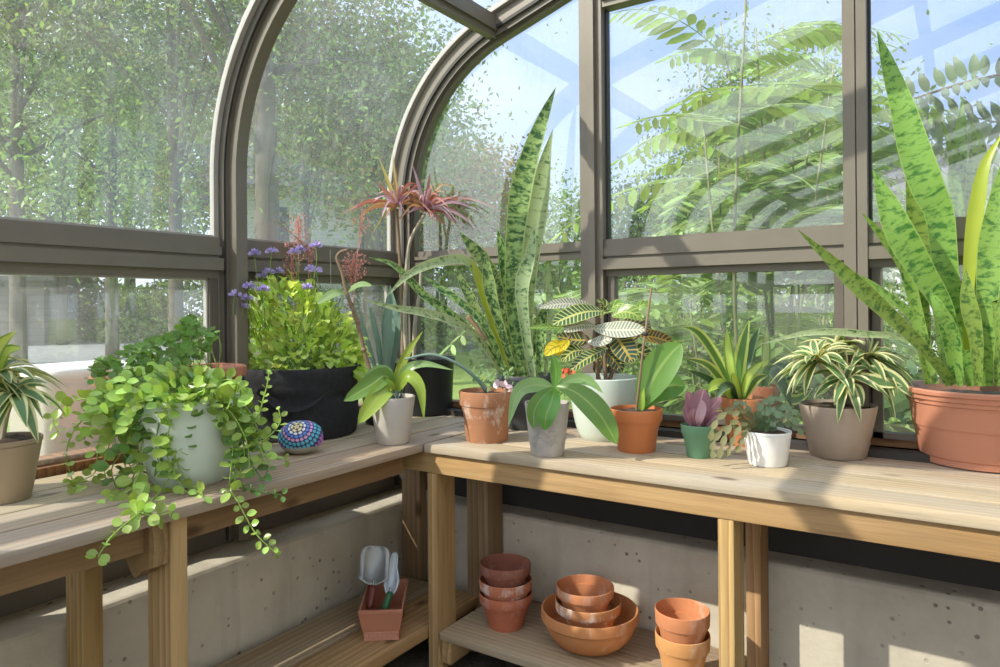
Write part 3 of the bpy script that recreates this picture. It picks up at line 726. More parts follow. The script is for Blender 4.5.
for pts, w, m, pr in [
  ([(555, 388, 0), (536, 385, -.02), (518, 393, -.05), (508, 427, -.09)], 16, L['orchid_g'], 'lance'),
  ([(554, 387, 0), (541, 399, -.05), (534, 412, -.06), (534, 429, -.07)], 16, O, 'oval'),
  ([(555, 388, 0), (551, 403, -.06), (546, 416, -.08), (545, 430, -.08)], 20, O, 'oval'),
  ([(556, 386, 0), (577, 393, -.04), (600, 415, -.08), (617, 444, -.10)], 24, O, 'paddle'),
  ([(555, 388, 0), (556, 370, .0), (552, 355, .0)], 12, L['orchid'], 'lance'),
  ([(557, 386, 0), (575, 379, .03), (590, 382, .03), (603, 393, .02)], 12, L['orchid_g'], 'lance'),
  ([(555, 388, 0), (568, 385, .05), (582, 392, .05)], 12, O, 'lance'),
]:
    lf(t, Q(p, *pts), px(p, w), pr, m, fold=.22, n=14)

# --- mint pot with croton
p = place(571, 640, 377, 582, 628, 442)
t = plant('potted_croton', p, 'croton with yellow veined leaves in a pale mint pot, behind the grey orchid pot')
pot(t, p, 'round', MT['mint'], .9)
for pts in ([(598, 385, 0), (597, 360, 0), (594, 335, .02), (600, 312, .02)], [(606, 385, 0), (605, 360, .0), (607, 340, .02), (618, 318, .03)], [(600, 384, .02), (590, 345, .03), (575, 330, .04), (566, 345, .0)], [(608, 384, .03), (622, 350, .04), (640, 335, .04)]):
    mb = MB(); mb.tube(Q(p, *pts), px(p, 2.2), px(p, 1.3), 7); mb.build('stem', MT['twig'], t)
for pts, w, m in [
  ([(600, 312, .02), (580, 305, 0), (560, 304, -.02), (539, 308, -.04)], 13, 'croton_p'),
  ([(604, 311, 0), (585, 312, -.04), (566, 318, -.06), (552, 325, -.08)], 20, 'croton'),
  ([(604, 313, .03), (617, 305, .03), (622, 308, .02)], 12, 'croton_g'),
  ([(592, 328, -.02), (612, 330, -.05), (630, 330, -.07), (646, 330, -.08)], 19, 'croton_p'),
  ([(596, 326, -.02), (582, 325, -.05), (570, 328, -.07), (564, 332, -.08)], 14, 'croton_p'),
  ([(614, 333, -.02), (620, 342, -.05), (627, 353, -.07), (633, 363, -.08)], 25, 'croton_d'),
  ([(640, 335, .0), (652, 337, .0), (664, 340, .02), (674, 344, .03)], 17, 'croton_r'),
  ([(612, 316, .02), (622, 312, .0), (632, 313, -.02), (642, 320, -.03)], 17, 'croton_g'),
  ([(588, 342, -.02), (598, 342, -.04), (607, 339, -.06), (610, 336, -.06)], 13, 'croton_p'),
  ([(608, 348, .0), (595, 354, -.03), (581, 362, -.05), (569, 372, -.06)], 14, 'croton'),
  ([(566, 348, -.03), (560, 346, -.05), (552, 349, -.06), (545, 356, -.07)], 15, 'croton_y'),
  ([(569, 340, -.03), (563, 346, -.05), (556, 356, -.06)], 10, 'croton_y'),
  ([(635, 312, .03), (642, 305, .03), (650, 304, .04)], 9, 'croton_g'),
  ([(578, 328, .03), (562, 328, .02), (545, 327, .0), (528, 328, -.02)], 8, 'croton_g'),
  ([(592, 340, .05), (575, 340, .06), (556, 336, .06)], 18, 'croton_d'),
  ([(585, 350, .02), (572, 352, 0), (562, 362, -.01)], 16, 'croton'),
  ([(606, 352, .03), (616, 362, .02), (622, 372, .0)], 16, 'croton_d'),
  ([(622, 352, .04), (640, 352, .04), (655, 362, .04)], 18, 'croton'),
  ([(600, 350, .06), (602, 362, .04), (594, 372, .02)], 16, 'croton_d'),
  ([(590, 318, .06), (575, 314, .06), (556, 318, .06)], 16, 'croton_d'),
  ([(618, 325, .06), (636, 324, .06), (652, 330, .06)], 16, 'croton_d'),
  ([(600, 318, .04), (604, 305, .03), (596, 300, .02)], 10, 'croton'),
]:
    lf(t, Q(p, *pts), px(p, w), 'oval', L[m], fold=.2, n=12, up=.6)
mb = MB()
for i in range(14): mb.petal(Q(p, (rnd(563, 573), rnd(368, 376), rnd(-.07, -.05)))[0], rdir(), V((0, -1, .5)), px(p, 5), px(p, 4))
mb.build('red_petals', MT['redfl'], t)

# --- orange plastic pot, orchid with single big leaf and stake
p = place(611, 663, 408, 618, 655, 454)
t = plant('potted_orchid', p, 'orange plastic pot with one upright paddle shaped orchid leaf and a thin stake')
pot(t, p, 'band', MT['oplastic'], .9)
lf(t, Q(p, (641, 410, 0), (646, 394, 0), (656, 374, .0), (669, 356, .0), (681, 344, .0)), px(p, 34), 'paddle', L['orchid'], fold=.16, n=16)
lf(t, Q(p, (643, 410, .01), (655, 394, .03), (670, 386, .04), (685, 386, .05)), px(p, 28), 'paddle', L['orchid'], fold=.2, n=14)
lf(t, Q(p, (642, 411, -.01), (641, 400, -.01), (644, 388, -.01)), px(p, 8), 'lance', L['orchid_y'], fold=.3)
mb = MB(); mb.tube([top(p, .6)+V((0, 0, 0)), *Q(p, (636.5, 410, -.01), (643, 350, -.005), (651.5, 288, 0))], px(p, 1.6), px(p, 1.2), 6, False); mb.build('stake', MT['twig'], t)
mb = MB(); c = Q(p, (645, 334, 0))[0]; mb.ball(c, px(p, 4), 8, 6, (1, 1, .6)); mb.build('tie', MT['seal'], t)

# --- bromeliad like plant in terracotta pot behind
p = place(722, 765, 397, 730, 757, 447)
t = plant('potted_bromeliad', p, 'yellow striped strap leaved plant in a terracotta pot between the green and white pots')
pot(t, p, 'band', MT['clay'], .9)
for pts, w, m in [
  ([(736, 400, 0), (722, 368, 0), (706, 342, -.01), (694, 330, -.02), (682, 327, -.03)], 10, 'brom'),
  ([(738, 400, 0), (731, 370, -.02), (728, 345, -.02), (727, 329, -.02)], 10, 'brom_y'),
  ([(739, 400, 0), (739, 370, .0), (743, 345, .0), (749, 320, .0)], 13, 'brom'),
  ([(735, 400, 0), (718, 376, -.03), (705, 364, -.05), (685, 358, -.06)], 9, 'brom'),
  ([(735, 400, 0), (715, 384, .0), (702, 376, -.02), (687, 370, -.03)], 8, 'brom_d'),
  ([(741, 400, 0), (748, 378, -.02), (756, 368, -.03), (764, 361, -.03)], 9, 'brom_y'),
  ([(740, 400, 0), (747, 365, .03), (753, 342, .04), (760, 327, .04)], 8, 'brom_d'),
  ([(735, 401, 0), (725, 388, -.05), (716, 385, -.06), (708, 392, -.07)], 13, 'orchid_y'),
  ([(743, 400, 0), (756, 380, .0), (768, 375, .02)], 9, 'brom'),
  ([(736, 400, 0), (730, 386, -.05), (721, 390, -.07), (715, 402, -.08)], 9, 'brom_d'),
  ([(741, 400, 0), (735, 380, -.04), (733, 372, -.05)], 8, 'brom_y'),
]:
    lf(t, Q(p, *pts), px(p, w), 'strap', L[m], fold=.35, n=14)
# --- second terracotta pot behind with dark strap leaves
p = place(746, 782, 385, 752, 776, 436)
t = plant('potted_strap_plant', p, 'small terracotta pot at the window behind the white pot, with broad drooping dark leaves')
pot(t, p, 'band', MT['clay'], .9)
for pts, w, m in [
  ([(764, 388, 0), (768, 372, -.02), (775, 372, -.04), (785, 390, -.07), (792, 408, -.09)], 13, 'brom_d'),
  ([(765, 388, 0), (774, 366, .0), (786, 365, -.02), (800, 376, -.03)], 12, 'brom_d'),
  ([(766, 388, 0), (780, 396, -.05), (796, 400, -.07), (812, 390, -.08)], 12, 'brom'),
  ([(764, 388, 0), (766, 355, .03), (767, 325, .05)], 9, 'brom_y'),
  ([(762, 388, 0), (756, 372, .03), (750, 362, .04)], 10, 'brom_d'),
]:
    lf(t, Q(p, *pts), px(p, w), 'strap', L[m], fold=.3, n=14)

# --- small green pot with purple leaves
p = place(681, 716, 424, 687, 711, 459)
t = plant('potted_rhoeo', p, 'small green plastic pot with upright purple leaves, behind the clay rim')
t['label'] = 'small green plastic pot holding a few upright dusky purple leaves'
pot(t, p, 'band', MT['greenp'], .9)
for pts, w, m in [
  ([(697, 428, 0), (698, 412, -.01), (701, 400, -.01), (704, 389, -.01)], 20, 'purple'),
  ([(694, 428, 0), (691, 412, 0), (690, 400, .0), (687, 391, .0)], 11, 'purple'),
  ([(700, 428, 0), (706, 414, -.01), (714, 405, -.01), (721, 397, 0)], 12, 'purple'),
  ([(696, 428, -.01), (693, 416, -.03), (694, 408, -.03)], 9, 'purple'),
  ([(700, 428, -.01), (703, 416, -.03), (707, 409, -.03)], 9, 'purple'),
  ([(702, 428, .01), (712, 414, .02), (722, 410, .02)], 12, 'croton_d'),
  ([(701, 428, .0), (710, 418, .0), (718, 418, -.01)], 8, 'purple'),
  ([(703, 428, .0), (712, 420, -.02), (722, 412, -.02)], 10, 'purple'),
  ([(693, 428, .0), (688, 418, .0), (685, 404, .0)], 8, 'purple'),
  ([(698, 428, -.02), (699, 420, -.04), (702, 408, -.04), (702, 400, -.04)], 9, 'marg_p'),
]:
    lf(t, Q(p, *pts), px(p, w), 'paddle', L[m], fold=.2, n=10)
# --- white pot with holiday cactus
p = place(745, 791, 430, 749, 786, 468)
t = plant('potted_holiday_cactus', p, 'drooping segmented holiday cactus in a small white plastic pot')
pot(t, p, 'lip', MT['whitep'], .9)
def chain(pts, w, m, n):
    w *= .66; n += 1
    c = spline([V(q) for q in pts], n); mb = MB()
    for i in range(n):
        d = c[i+1]-c[i]; mb.leaf([c[i], c[i].lerp(c[i+1], .5), c[i+1]+d*.1], w, 'paddle', fold=.1, n=5)
        for s in (-1, 1):
            sd = d.cross(CAM-c[i]).normalized()*s; mb.petal(c[i].lerp(c[i+1], .75)+sd*w*.3, d.normalized()*.5+sd, CAM-c[i], w*.35, w*.22)
    return mb.build('segmented_stem', L[m], t)
for pts, w, m, n in [
  ([(752, 431, 0), (742, 420, -.03), (731, 424, -.05), (724, 440, -.06), (719, 458, -.06)], 9, 'cactus_o', 5),
  ([(752, 431, 0), (740, 414, -.02), (727, 412, -.04), (714, 424, -.05), (711, 440, -.05)], 9, 'cactus_o', 5),
  ([(754, 431, 0), (746, 422, -.04), (738, 430, -.06), (731, 444, -.06), (727, 456, -.06)], 8, 'cactus_o', 4),
  ([(757, 431, 0), (752, 416, -.02), (742, 410, -.03), (733, 416, -.04)], 9, 'cactus_o', 3),
  ([(760, 431, 0), (757, 414, 0), (764, 402, .0), (774, 398, .0)], 11, 'cactus', 4),
  ([(764, 431, 0), (764, 416, -.02), (772, 408, -.03), (780, 418, -.05)], 11, 'cactus', 4),
  ([(768, 431, 0), (774, 418, -.02), (786, 414, -.03), (798, 424, -.04)], 11, 'cactus', 4),
  ([(770, 431, 0), (781, 424, -.02), (793, 426, -.02), (803, 434, -.02)], 9, 'cactus', 4),
  ([(764, 431, 0), (770, 420, .03), (778, 408, .04), (788, 404, .04)], 10, 'cactus', 4),
  ([(758, 431, 0), (748, 408, .03), (742, 402, .04), (734, 404, .04)], 8, 'cactus', 4),
  ([(764, 431, -.01), (770, 424, -.04), (776, 424, -.05)], 9, 'cactus', 3),
  ([(750, 431, 0), (736, 426, -.01), (722, 430, -.02), (712, 446, -.02), (714, 458, -.03)], 9, 'cactus_o', 5),
  ([(752, 431, 0), (748, 428, -.04), (742, 440, -.06), (737, 452, -.06)], 9, 'cactus_o', 4),
  ([(756, 431, 0), (746, 412, .01), (735, 406, .0), (726, 412, .0)], 9, 'cactus_o', 4),
  ([(766, 431, 0), (768, 408, .02), (775, 398, .03), (784, 400, .02)], 10, 'cactus', 4),
  ([(768, 431, 0), (778, 410, .01), (788, 408, .0), (797, 414, -.01)], 10, 'cactus', 4),
  ([(762, 431, 0), (758, 420, -.02), (762, 412, -.04), (770, 414, -.05)], 10, 'cactus', 4),
]: chain(Q(p, *pts), px(p, w), m, n)
# --- striped dracaenas (rosettes)
def rosette(t, c, n, ln, w, m, axis=(0, 0, 1), droop=.55, name='leaf', prof='strap', e0=.2, e1=1.25):
    ax = V(axis).normalized(); a = ax.cross(V((.3, .9, .1))).normalized(); b = ax.cross(a)
    for i in range(n):
        ph = i*2.399+rnd(-.35, .35); el = e1-(e1-e0)*(i/(n-1))**.8+rnd(-.22, .22); l = ln*rnd(.8, 1.1)*(.75+.25*(i/(n-1)))
        d = (a*math.cos(ph)+b*math.sin(ph)); pts = []
        for k in range(6):
            s = k/5; e = el-droop*1.5*s*s
            pts.append((d*math.cos(el-droop*.5*s)+ax*math.sin(el-droop*.5*s))*l*s+V((0, 0, -droop*l*.55*s*s)))
        mb = MB(); mb.leaf([c+q for q in pts], w*rnd(.85, 1.1), prof, hint=ax+d*-.2+V((0, 0, .3)), fold=.35, n=10); mb.build(name, m, t)
p = place(802, 874, 404, 812, 864, 461)
t = plant('potted_dracaena', p, 'cream striped dracaena spreading over a taupe plastic pot, left of the large planter')
pot(t, p, 'plain', MT['taupe'], .93)
mb = MB(); s0 = top(p, .9); s1 = Q(p, (818, 362, -.02), (864, 358, .02), (846, 380, -.04), (838, 350, .05))
for q in s1: mb.tube([s0+(q-s0)*.0+V((rnd(-.012, .012), rnd(-.012, .012), 0)), s0.lerp(q, .5)+V((0, 0, .015)), q], .005, .004, 7)
mb.build('stem', MT['cane'], t)
rosette(t, s1[0], 32, px(p, 50), px(p, 9), L['song'], (-.35, -.35, 1), .6)
rosette(t, s1[1], 32, px(p, 52), px(p, 9), L['song'], (.45, -.35, .9), .6)
rosette(t, s1[2], 16, px(p, 42), px(p, 8.5), L['song'], (.1, -.6, .7), .8)
rosette(t, s1[3], 18, px(p, 46), px(p, 9), L['song'], (0, -.1, 1), .55)
for pts in ([(852, 385, -.06), (857, 392, -.08), (863, 406, -.09)], [(870, 368, -.04), (893, 378, -.06), (914, 398, -.08)], [(860, 376, -.05), (880, 382, -.06), (903, 386, -.07)]):
    lf(t, Q(p, *pts), px(p, 12), 'strap', L['song'], fold=.3)

p = place(-38, 37, 438, -28, 27, 506)
t = plant('potted_dracaena', p, 'cream striped dracaena in a tan pot at the far left, cut by the photo edge')
pot(t, p, 'lip', MT['tan'], .93)
s0 = top(p, .9); s1 = Q(p, (-4, 378, 0), (14, 395, -.02), (-30, 370, 0)); mb = MB()
for q in s1: mb.tube([s0+V((rnd(-.01, .01), rnd(-.01, .01), 0)), s0.lerp(q, .5)+V((.004, 0, .01)), q], .005, .004, 7)
mb.build('stem', MT['cane'], t)
rosette(t, s1[0], 26, px(p, 66), px(p, 13), L['song'], (.1, 0, 1), .75)
rosette(t, s1[1], 16, px(p, 52), px(p, 13), L['song'], (.4, -.3, .9), .85)
rosette(t, s1[2], 18, px(p, 60), px(p, 13), L['song'], (-.2, 0, 1), .75)
for pts in ([(-10, 376, -.02), (-6, 356, -.03), (2, 343, -.03), (16, 331, -.03)], [(-4, 376, 0), (2, 358, -.01), (10, 350, -.02), (22, 348, -.02)]):
    lf(t, Q(p, *pts), px(p, 13), 'strap', L['brom_y'], fold=.25)

# --- white pot orchid (left bench)
p = place(370, 415, 396, 377, 409, 446)
t = plant('potted_orchid', p, 'orchid with a looping brown flower spike in a plain off-white pot at the bench corner')
pot(t, p, 'plain', MT['greyp'], .92, sm='bark_chips')
for pts, w, m, pr in [
  ([(394, 394, 0), (399, 372, 0), (409, 350, .0), (423, 331, .0)], 9, 'orchid_y', 'lance'),
  ([(396, 394, 0), (405, 371, -.01), (424, 364, -.02), (453, 370, -.03)], 9, 'orchid_g', 'lance'),
  ([(396, 394, 0), (407, 376, -.02), (420, 388, -.04), (424, 420, -.05)], 13, 'orchid_y', 'lance'),
  ([(393, 394, 0), (386, 376, -.02), (371, 385, -.05), (344, 401, -.07)], 20, 'orchid', 'paddle'),
  ([(393, 394, 0), (387, 374, .0), (373, 373, -.01), (359, 388, -.02)], 13, 'orchid_g', 'lance'),
  ([(393, 394, 0), (387, 388, -.04), (374, 402, -.07), (358, 424, -.08)], 20, 'orchid_y', 'oval'),
]:
    lf(t, Q(p, *pts), px(p, w), pr, L[m], fold=.25, n=14)
mb = MB()
for i in range(16):
    a = rnd(380, 408); mb.tube(Q(p, (a, 400, rnd(-.03, .02)), (a+rnd(-6, 6), rnd(386, 394), rnd(-.03, .02)), (a+rnd(-9, 9), 398, rnd(-.03, .02))), .0022, .0016, 5)
mb.build('roots', L['agave'], t)
mb = MB(); mb.tube(Q(p, (386, 398, .02), (370, 370, .03), (358, 325, .03), (347, 293, .03), (342, 272, .03), (337, 258, .03), (341, 252, .03), (348, 250, .03)), px(p, 2.2), px(p, 1.6), 7, n=30)
for y, x in ((350, 364), (322, 357.5), (305, 351)): mb.ball(Q(p, (x, y, .03))[0], px(p, 3), 7, 5)
mb.build('flower_spike', MT['twig'], t)
lf(t, Q(p, (346, 294, .03), (337, 293, .01), (328, 297, 0), (317, 304, -.01)), px(p, 12), 'oval', L['orchid_g'], fold=.2, up=1.2)
lf(t, Q(p, (346, 293, .03), (354, 288, .02), (362, 285, .01), (372, 286, .0)), px(p, 11), 'oval', L['orchid_g'], fold=.2, up=1.2)

# --- black nursery pot with red edged dracaena canes
p = place(396, 455, 357, 400, 452, 417)
t = plant('potted_dragon_tree', p, 'slender dragon tree with two red spiky heads in a black nursery pot')
pot(t, p, 'ribbed', MT['black'], .85)
canes = {'a': [(404, 368, 0), (403, 318, 0), (402, 290, 0), (400, 259, 0), (398, 230, 0), (397, 209, 0)], 'b': [(407, 368, 0), (405, 318, -.01), (405.5, 288, -.01), (408, 252, -.01), (413, 234, -.01), (425, 214, -.01)],
         'c': [(414, 368, .03), (415, 325, .03), (420, 290, .04), (421, 270, .04)]}
for k, q in canes.items():
    mb = MB(); mb.tube(Q(p, *q), px(p, 2.4), px(p, 1.5), 7, n=20); mb.build('cane', MT['cane'] if k != 'a' else MT['twig'], t)
def spiky(c, tips, extra, ln):
    c = V(c)
    for (x, y, d, m) in tips:
        q = P(x, y, d=p['w']+d); mid = c.lerp(q, .5)+V((0, 0, (q-c).length*(.16 if q.z < c.z+.06 else .02)))
        lf(t, [c, mid, q], px(p, 4.4), 'grass', L[m], hint=rdir()*.9+(CAM-q).normalized(), fold=.3, n=10)
    for i in range(extra):
        a = rnd(0, 2*PI); e = rnd(-.15, 1.1); l = ln*rnd(.6, 1); d = V((math.cos(a)*math.cos(e), math.sin(a)*math.cos(e), math.sin(e)))
        lf(t, [c, c+d*l*.5+V((0, 0, .01)), c+d*l+V((0, 0, -l*.35))], px(p, 3.6), 'grass', L[random.choice(['marg', 'marg_r', 'marg_p', 'marg', 'marg_p'])], hint=rdir()+(CAM-c).normalized()*.6, fold=.3, n=8)
spiky(Q(p, (397, 206, 0))[0], [(341, 215, -.05, 'marg_r'), (376, 181, -.03, 'marg_r'), (379, 158, 0, 'marg_y'), (393, 153, .02, 'marg_y'), (371, 236, -.06, 'marg_y'), (349, 227, -.08, 'marg'), (358, 217, -.10, 'marg'), (424, 178, .02, 'marg_r'), (418, 190, -.05, 'marg_p'), (407, 215, -.06, 'marg_p'), (385, 219, -.1, 'marg_r'), (352, 207, .0, 'marg_r'), (396, 168, .04, 'marg')], 22, px(p, 50))
spiky(Q(p, (425, 210, -.01))[0], [(465, 229, -.05, 'marg_r'), (444, 226, -.06, 'marg_r'), (430, 172, 0, 'marg_r'), (481, 212, 0, 'marg_p'), (500, 210, .03, 'marg_r'), (481, 232, -.02, 'marg_p'), (407, 214, -.07, 'marg_p'), (419, 212, -.09, 'marg_p'), (412, 163, .02, 'marg_p'), (434, 222, -.08, 'marg_r'), (462, 193, .04, 'marg_p'), (474, 224, .05, 'marg_r'), (441, 182, .03, 'marg_y'), (400, 205, -.05, 'marg')], 24, px(p, 54))
# --- blue agave behind fabric bag
p = place(361, 406, 382, 366, 401, 426)
t = plant('potted_agave', p, 'blue-green agave with stiff upright blades behind the off-white orchid pot')
pot(t, p, 'lip', MT['black'], .9)
for pts, w in [
  ([(386, 386, 0), (390, 350, 0), (391, 318, .0), (390, 285, .0)], 19), ([(384, 386, -.02), (388, 350, -.03), (390, 318, -.03), (393, 300, -.03)], 12),
  ([(383, 386, 0), (378, 345, .0), (373, 320, .0), (369, 306, .0)], 6), ([(381, 386, -.01), (372, 358, -.02), (365, 335, -.02), (360, 310, -.02)], 6),
  ([(388, 386, 0), (396, 345, .02), (400, 312, .03)], 8), ([(384, 386, .02), (379, 350, .03), (376, 322, .03)], 6)]:
    lf(t, Q(p, *pts), px(p, w), 'sword', L['agave'], fold=.35, n=14)
# --- fabric grow bag with ageratum
p = place(239, 359, 366, 244, 357, 443)
t = plant('potted_ageratum', p, 'bushy lime green plant with lilac pompom flowers in a black fabric grow bag')
mb = MB(); prof = [(.001, 0), (p['rb']*.92, .001), (p['rb']*.985, .006), (p['rb']*1.0, .03)]
for i in range(1, 15):
    u = i/14; r = p['rb']+(p['rt']-p['rb'])*u; zz = .03+(p['h']-.03)*u
    r *= 1+.018*math.sin(u*9)+(.02 if .60 < u < .68 else 0)-(.018 if .52 < u < .60 else 0); prof.append((r, zz))
prof += [(p['rt']*.985, p['h']+.004), (p['rt']*.96, p['h']), (p['rt']*.94, p['h']*.8), (.001, p['h']*.75)]
mb.lathe(p['c'], prof, 72, wob=.022)
o = mb.build('fabric_bag', MT['fabric'], t); smooth_sharp(o, 60)
h_ = ray(277, 400); h_.z = 0; h_.normalize(); sdv = V((-h_.y, h_.x, 0))
mb = MB(); pts = []
for i in range(13):                      # sewn handle strap folded flat on the front
    a = math.atan2(-h_.y, -h_.x)+(.55-i*.075)*-1.; u = i/12
    rr = p['rb']+(p['rt']-p['rb'])*.6+.006+.010*math.sin(u*PI); pts.append(p['c']+V((math.cos(a)*rr, math.sin(a)*rr, p['h']*(.66-.16*math.sin(u*PI)))))
mb.leaf(pts, .028, 'grass', hint=V((-h_.x, -h_.y, .2)), fold=.25, n=16, up=0); mb.build('handle', MT['fabric'], t)
mb = MB(); mb.lathe((p['c'].x, p['c'].y, p['c'].z+p['h']*.9), [(.001, .01), (p['rt']*.5, .008), (p['rt']*.93, 0)], 32); mb.build('soil', MT['soil'], t)
mbs = [MB(), MB()]; stem = MB(); cc = top(p, .95)
for i in range(900):
    while True:
        x = rnd(226, 360); y = rnd(270, 378); u = (x-294)/66
        if y > 285+ (abs(u)**2.2)*55 + (10 if u > .1 else 0) + rnd(-8, 0): break
    d = rnd(-.15, .13)*(1-.5*abs(u)); q = P(x, y, d=p['w']+d)
    o_ = q-(cc+V((0, 0, -.02))); o_.normalize(); dr = (o_+rdir()*.55+V((0, 0, -.15))).normalized(); nn = (V((0, 0, 1))+o_*.3+rdir()*.35+(CAM-q).normalized()*.4)
    ln = px(p, rnd(8, 17)); w = ln*.6
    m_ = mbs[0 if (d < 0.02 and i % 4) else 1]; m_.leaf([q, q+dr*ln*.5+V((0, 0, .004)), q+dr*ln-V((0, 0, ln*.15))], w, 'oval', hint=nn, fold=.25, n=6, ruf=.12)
for i in range(46):
    x = rnd(245, 345); mid = P(x+rnd(-5, 5), rnd(300, 340), d=p['w']+rnd(-.08, .08)); stem.tube([cc+V((rnd(-.09, .09), rnd(-.09, .09), -.01)), mid, mid+V((rnd(-.02, .02), rnd(-.02, .02), .05))], .0022, .0014, 5)
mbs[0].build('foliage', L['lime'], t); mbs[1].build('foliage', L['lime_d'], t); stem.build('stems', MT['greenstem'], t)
FL = [(254.6, 254), (272, 252), (268, 273), (278, 272), (294.5, 253), (301, 250), (315.5, 246), (311, 270), (316, 271), (249, 287), (235, 295), (240, 298), (247, 299), (243, 307), (307, 288), (237, 304), (262, 277), (263, 290)]
for (x, y) in FL:
    d = rnd(-.12, -.02) if y < 280 else rnd(-.17, -.12); c = P(x, y, d=p['w']+d); mb = MB()
    st = MB(); st.tube([P(x+(290-x)*.18+rnd(-3, 3), max(300, y+38), d=p['w']+d*.6), P(x+rnd(-2, 3), y+18, d=p['w']+d), c], .0016, .0011, 5, n=8)
    so = st.build('flower_stalk', MT['greenstem'], t)
    for k in range(46):
        v = rdir(.5); v.z = abs(v.z)*.6-.1; mb.petal(c+v*px(p, 1.6), v, rdir(), px(p, 5.2), px(p, 2.2))
    mb.build('flower_head', MT['lilac'], so)
def spray(x0, y0, x1, y1, base, n, d):
    mb = MB(); st = MB(); b0 = P(base[0], base[1], d=p['w']+d); cx0, cy0 = (x0+x1)/2, (y0+y1)/2
    tr = [P(base[0]+(cx0-base[0])*k+rnd(-1, 1), base[1]+(y0+4-base[1])*k, d=p['w']+d) for k in (0, .35, .7, 1)]
    st.tube(tr, .0016, .0008, 5)
    for i in range(n):
        a = rnd(0, 2*PI); r = math.sqrt(rnd(0, 1)); q = P(cx0+(x1-x0)/2*r*math.cos(a), cy0+(y1-y0)/2*r*math.sin(a), d=p['w']+d+rnd(-.04, .04))
        k = spline(tr, 30)[random.randint(16, 30)]
        if i % 3 == 0: st.tube([k, k.lerp(q, .55)+V((0, 0, -.006)), q], .0007, .0005, 3, n=4)
        st.ball(q, rnd(.0016, .0030), 5, 4)
    st.build('flower_spray', MT['coral'], t)
spray(284, 210, 311, 262, (300, 330), 110, .02); spray(338, 250, 370, 280, (345, 330), 150, .03); spray(300, 232, 318, 262, (306, 330), 40, -.02)
spray(352, 205, 372, 236, (350, 330), 40, .06); spray(282, 250, 300, 282, (296, 330), 50, -.04)
mb = MB(); mb.tube(Q(p, (318, 300, .0), (312, 262, .0), (305, 247, .0), (291, 233, .0), (273, 219, .0)), .0022, .0014, 6); mb.build('bare_twig', MT['twig'], t)
mb = MB(); mb.tube(Q(p, (330, 320, .0), (331, 285, .0), (330, 250, .0)), .0018, .001, 5); mb.build('bare_twig', MT['cane'], t)

# --- oblong terracotta planter with geranium, back by the glass
t = thing('potted_geranium', (.125, -1.065, H+.092), 'leafy green geranium in a long terracotta plastic planter against the left glass', 'potted plant')
cp = V((.125, -1.065, H+.092)); mb = MB(); hh = .155
def roundrect(hx, hy, r, n=7):
    o = []
    for (sx, sy, a0) in ((1, 1, 0), (-1, 1, PI/2), (-1, -1, PI), (1, -1, 1.5*PI)):
        for k in range(n+1):
            a = a0+PI/2*k/n; o.append((sx*(hx-r)+r*math.cos(a), sy*(hy-r)+r*math.sin(a)))
    return o
def loft(mb, c, secs):
    n = len(secs[0][0]); vs = []; fs = []
    for (lp, z) in secs: vs += [(c[0]+x, c[1]+y, c[2]+z) for x, y in lp]
    for i in range(len(secs)-1):
        for k in range(n): k2 = (k+1) % n; fs.append((i*n+k, i*n+k2, (i+1)*n+k2, (i+1)*n+k))
    fs.append(tuple(range(n-1, -1, -1))); fs.append(tuple((len(secs)-1)*n+k for k in range(n))); mb.add(vs, fs)
RR = lambda e: roundrect(.076+e, .185+e, .05+e*.8)
loft(mb, cp, [(RR(-.022), 0), (RR(-.020), .006), (RR(-.004), hh-.034), (RR(.010), hh-.030), (RR(.013), hh-.022), (RR(.013), hh-.004), (RR(.009), hh), (RR(-.002), hh-.002), (RR(-.006), hh-.03)])
o = mb.build('planter', MT['tplastic'], t); smooth_sharp(o, 40)
mb = MB(); lp = RR(-.006); mb.add([(cp.x+x, cp.y+y, cp.z+hh-.022) for x, y in lp], [tuple(range(len(lp)))]); mb.build('soil', MT['soil'], t)
ms = [MB(), MB()]; st = MB(); wd = depth(cp)
def lobed(mb, c, nrm, r, nl=9):
    nrm = nrm.normalized(); a = nrm.cross(V((.3, .2, 1))).normalized(); b = nrm.cross(a); vs = [c-nrm*r*.18]; n = nl*2
    a0 = rnd(0, 6)
    for k in range(n+1):
        q = a0+(2*PI-.5)*k/n; rr = r*(1 if k % 2 else .86)*(1+.06*math.sin(k*2.1)); vs.append(c+a*math.cos(q)*rr+b*math.sin(q)*rr+nrm*r*.08*math.sin(k*1.9))
    mb.add(vs, [(0, k, k+1) for k in range(1, n+1)])
for i in range(280):
    while True:
        x = rnd(92, 216); y = rnd(318, 392); u = (x-158)/64
        yt = 338-8*math.sin(u*2.6)-(18 if x > 178 else 0)+(abs(u)**3)*22
        if y > yt and y < 388-(abs(u)**2)*(16 if u < 0 else 42)-(14 if x > 180 else 0): break
    Yc = P(x, y, x=cp.x+rnd(-.07, .085)); 
    lobed(ms[i % 2], Yc, V((0, 0, 1))*.7+(CAM-Yc).normalized()*.5+rdir()*.6, rnd(.010, .019))
    if i % 5 == 0: st.tube([V((cp.x+rnd(-.04, .04), max(cp.y-.15, min(cp.y+.15, Yc.y)), cp.z+hh-.02)), Yc.lerp(V((cp.x, Yc.y, cp.z+hh)), .5), Yc], .0016, .0010, 4, n=5)
ms[0].build('foliage', L['ger'], t); ms[1].build('foliage', L['ger'], t); st.build('stems', MT['greenstem'], t)
mb = MB(); mb.lathe((.125, -1.065, H), [(.001, .091), (.055, .092), (.062, .090), (.085, .012), (.092, .010), (.092, .001), (.088, 0), (.08, .002), (.055, .08), (.001, .082)], 36)
o = mb.build('upturned_pot', MT['black']); smooth_sharp(o, 38); tag(o, 'upturned black nursery pot raising the long geranium planter', 'flower pot')

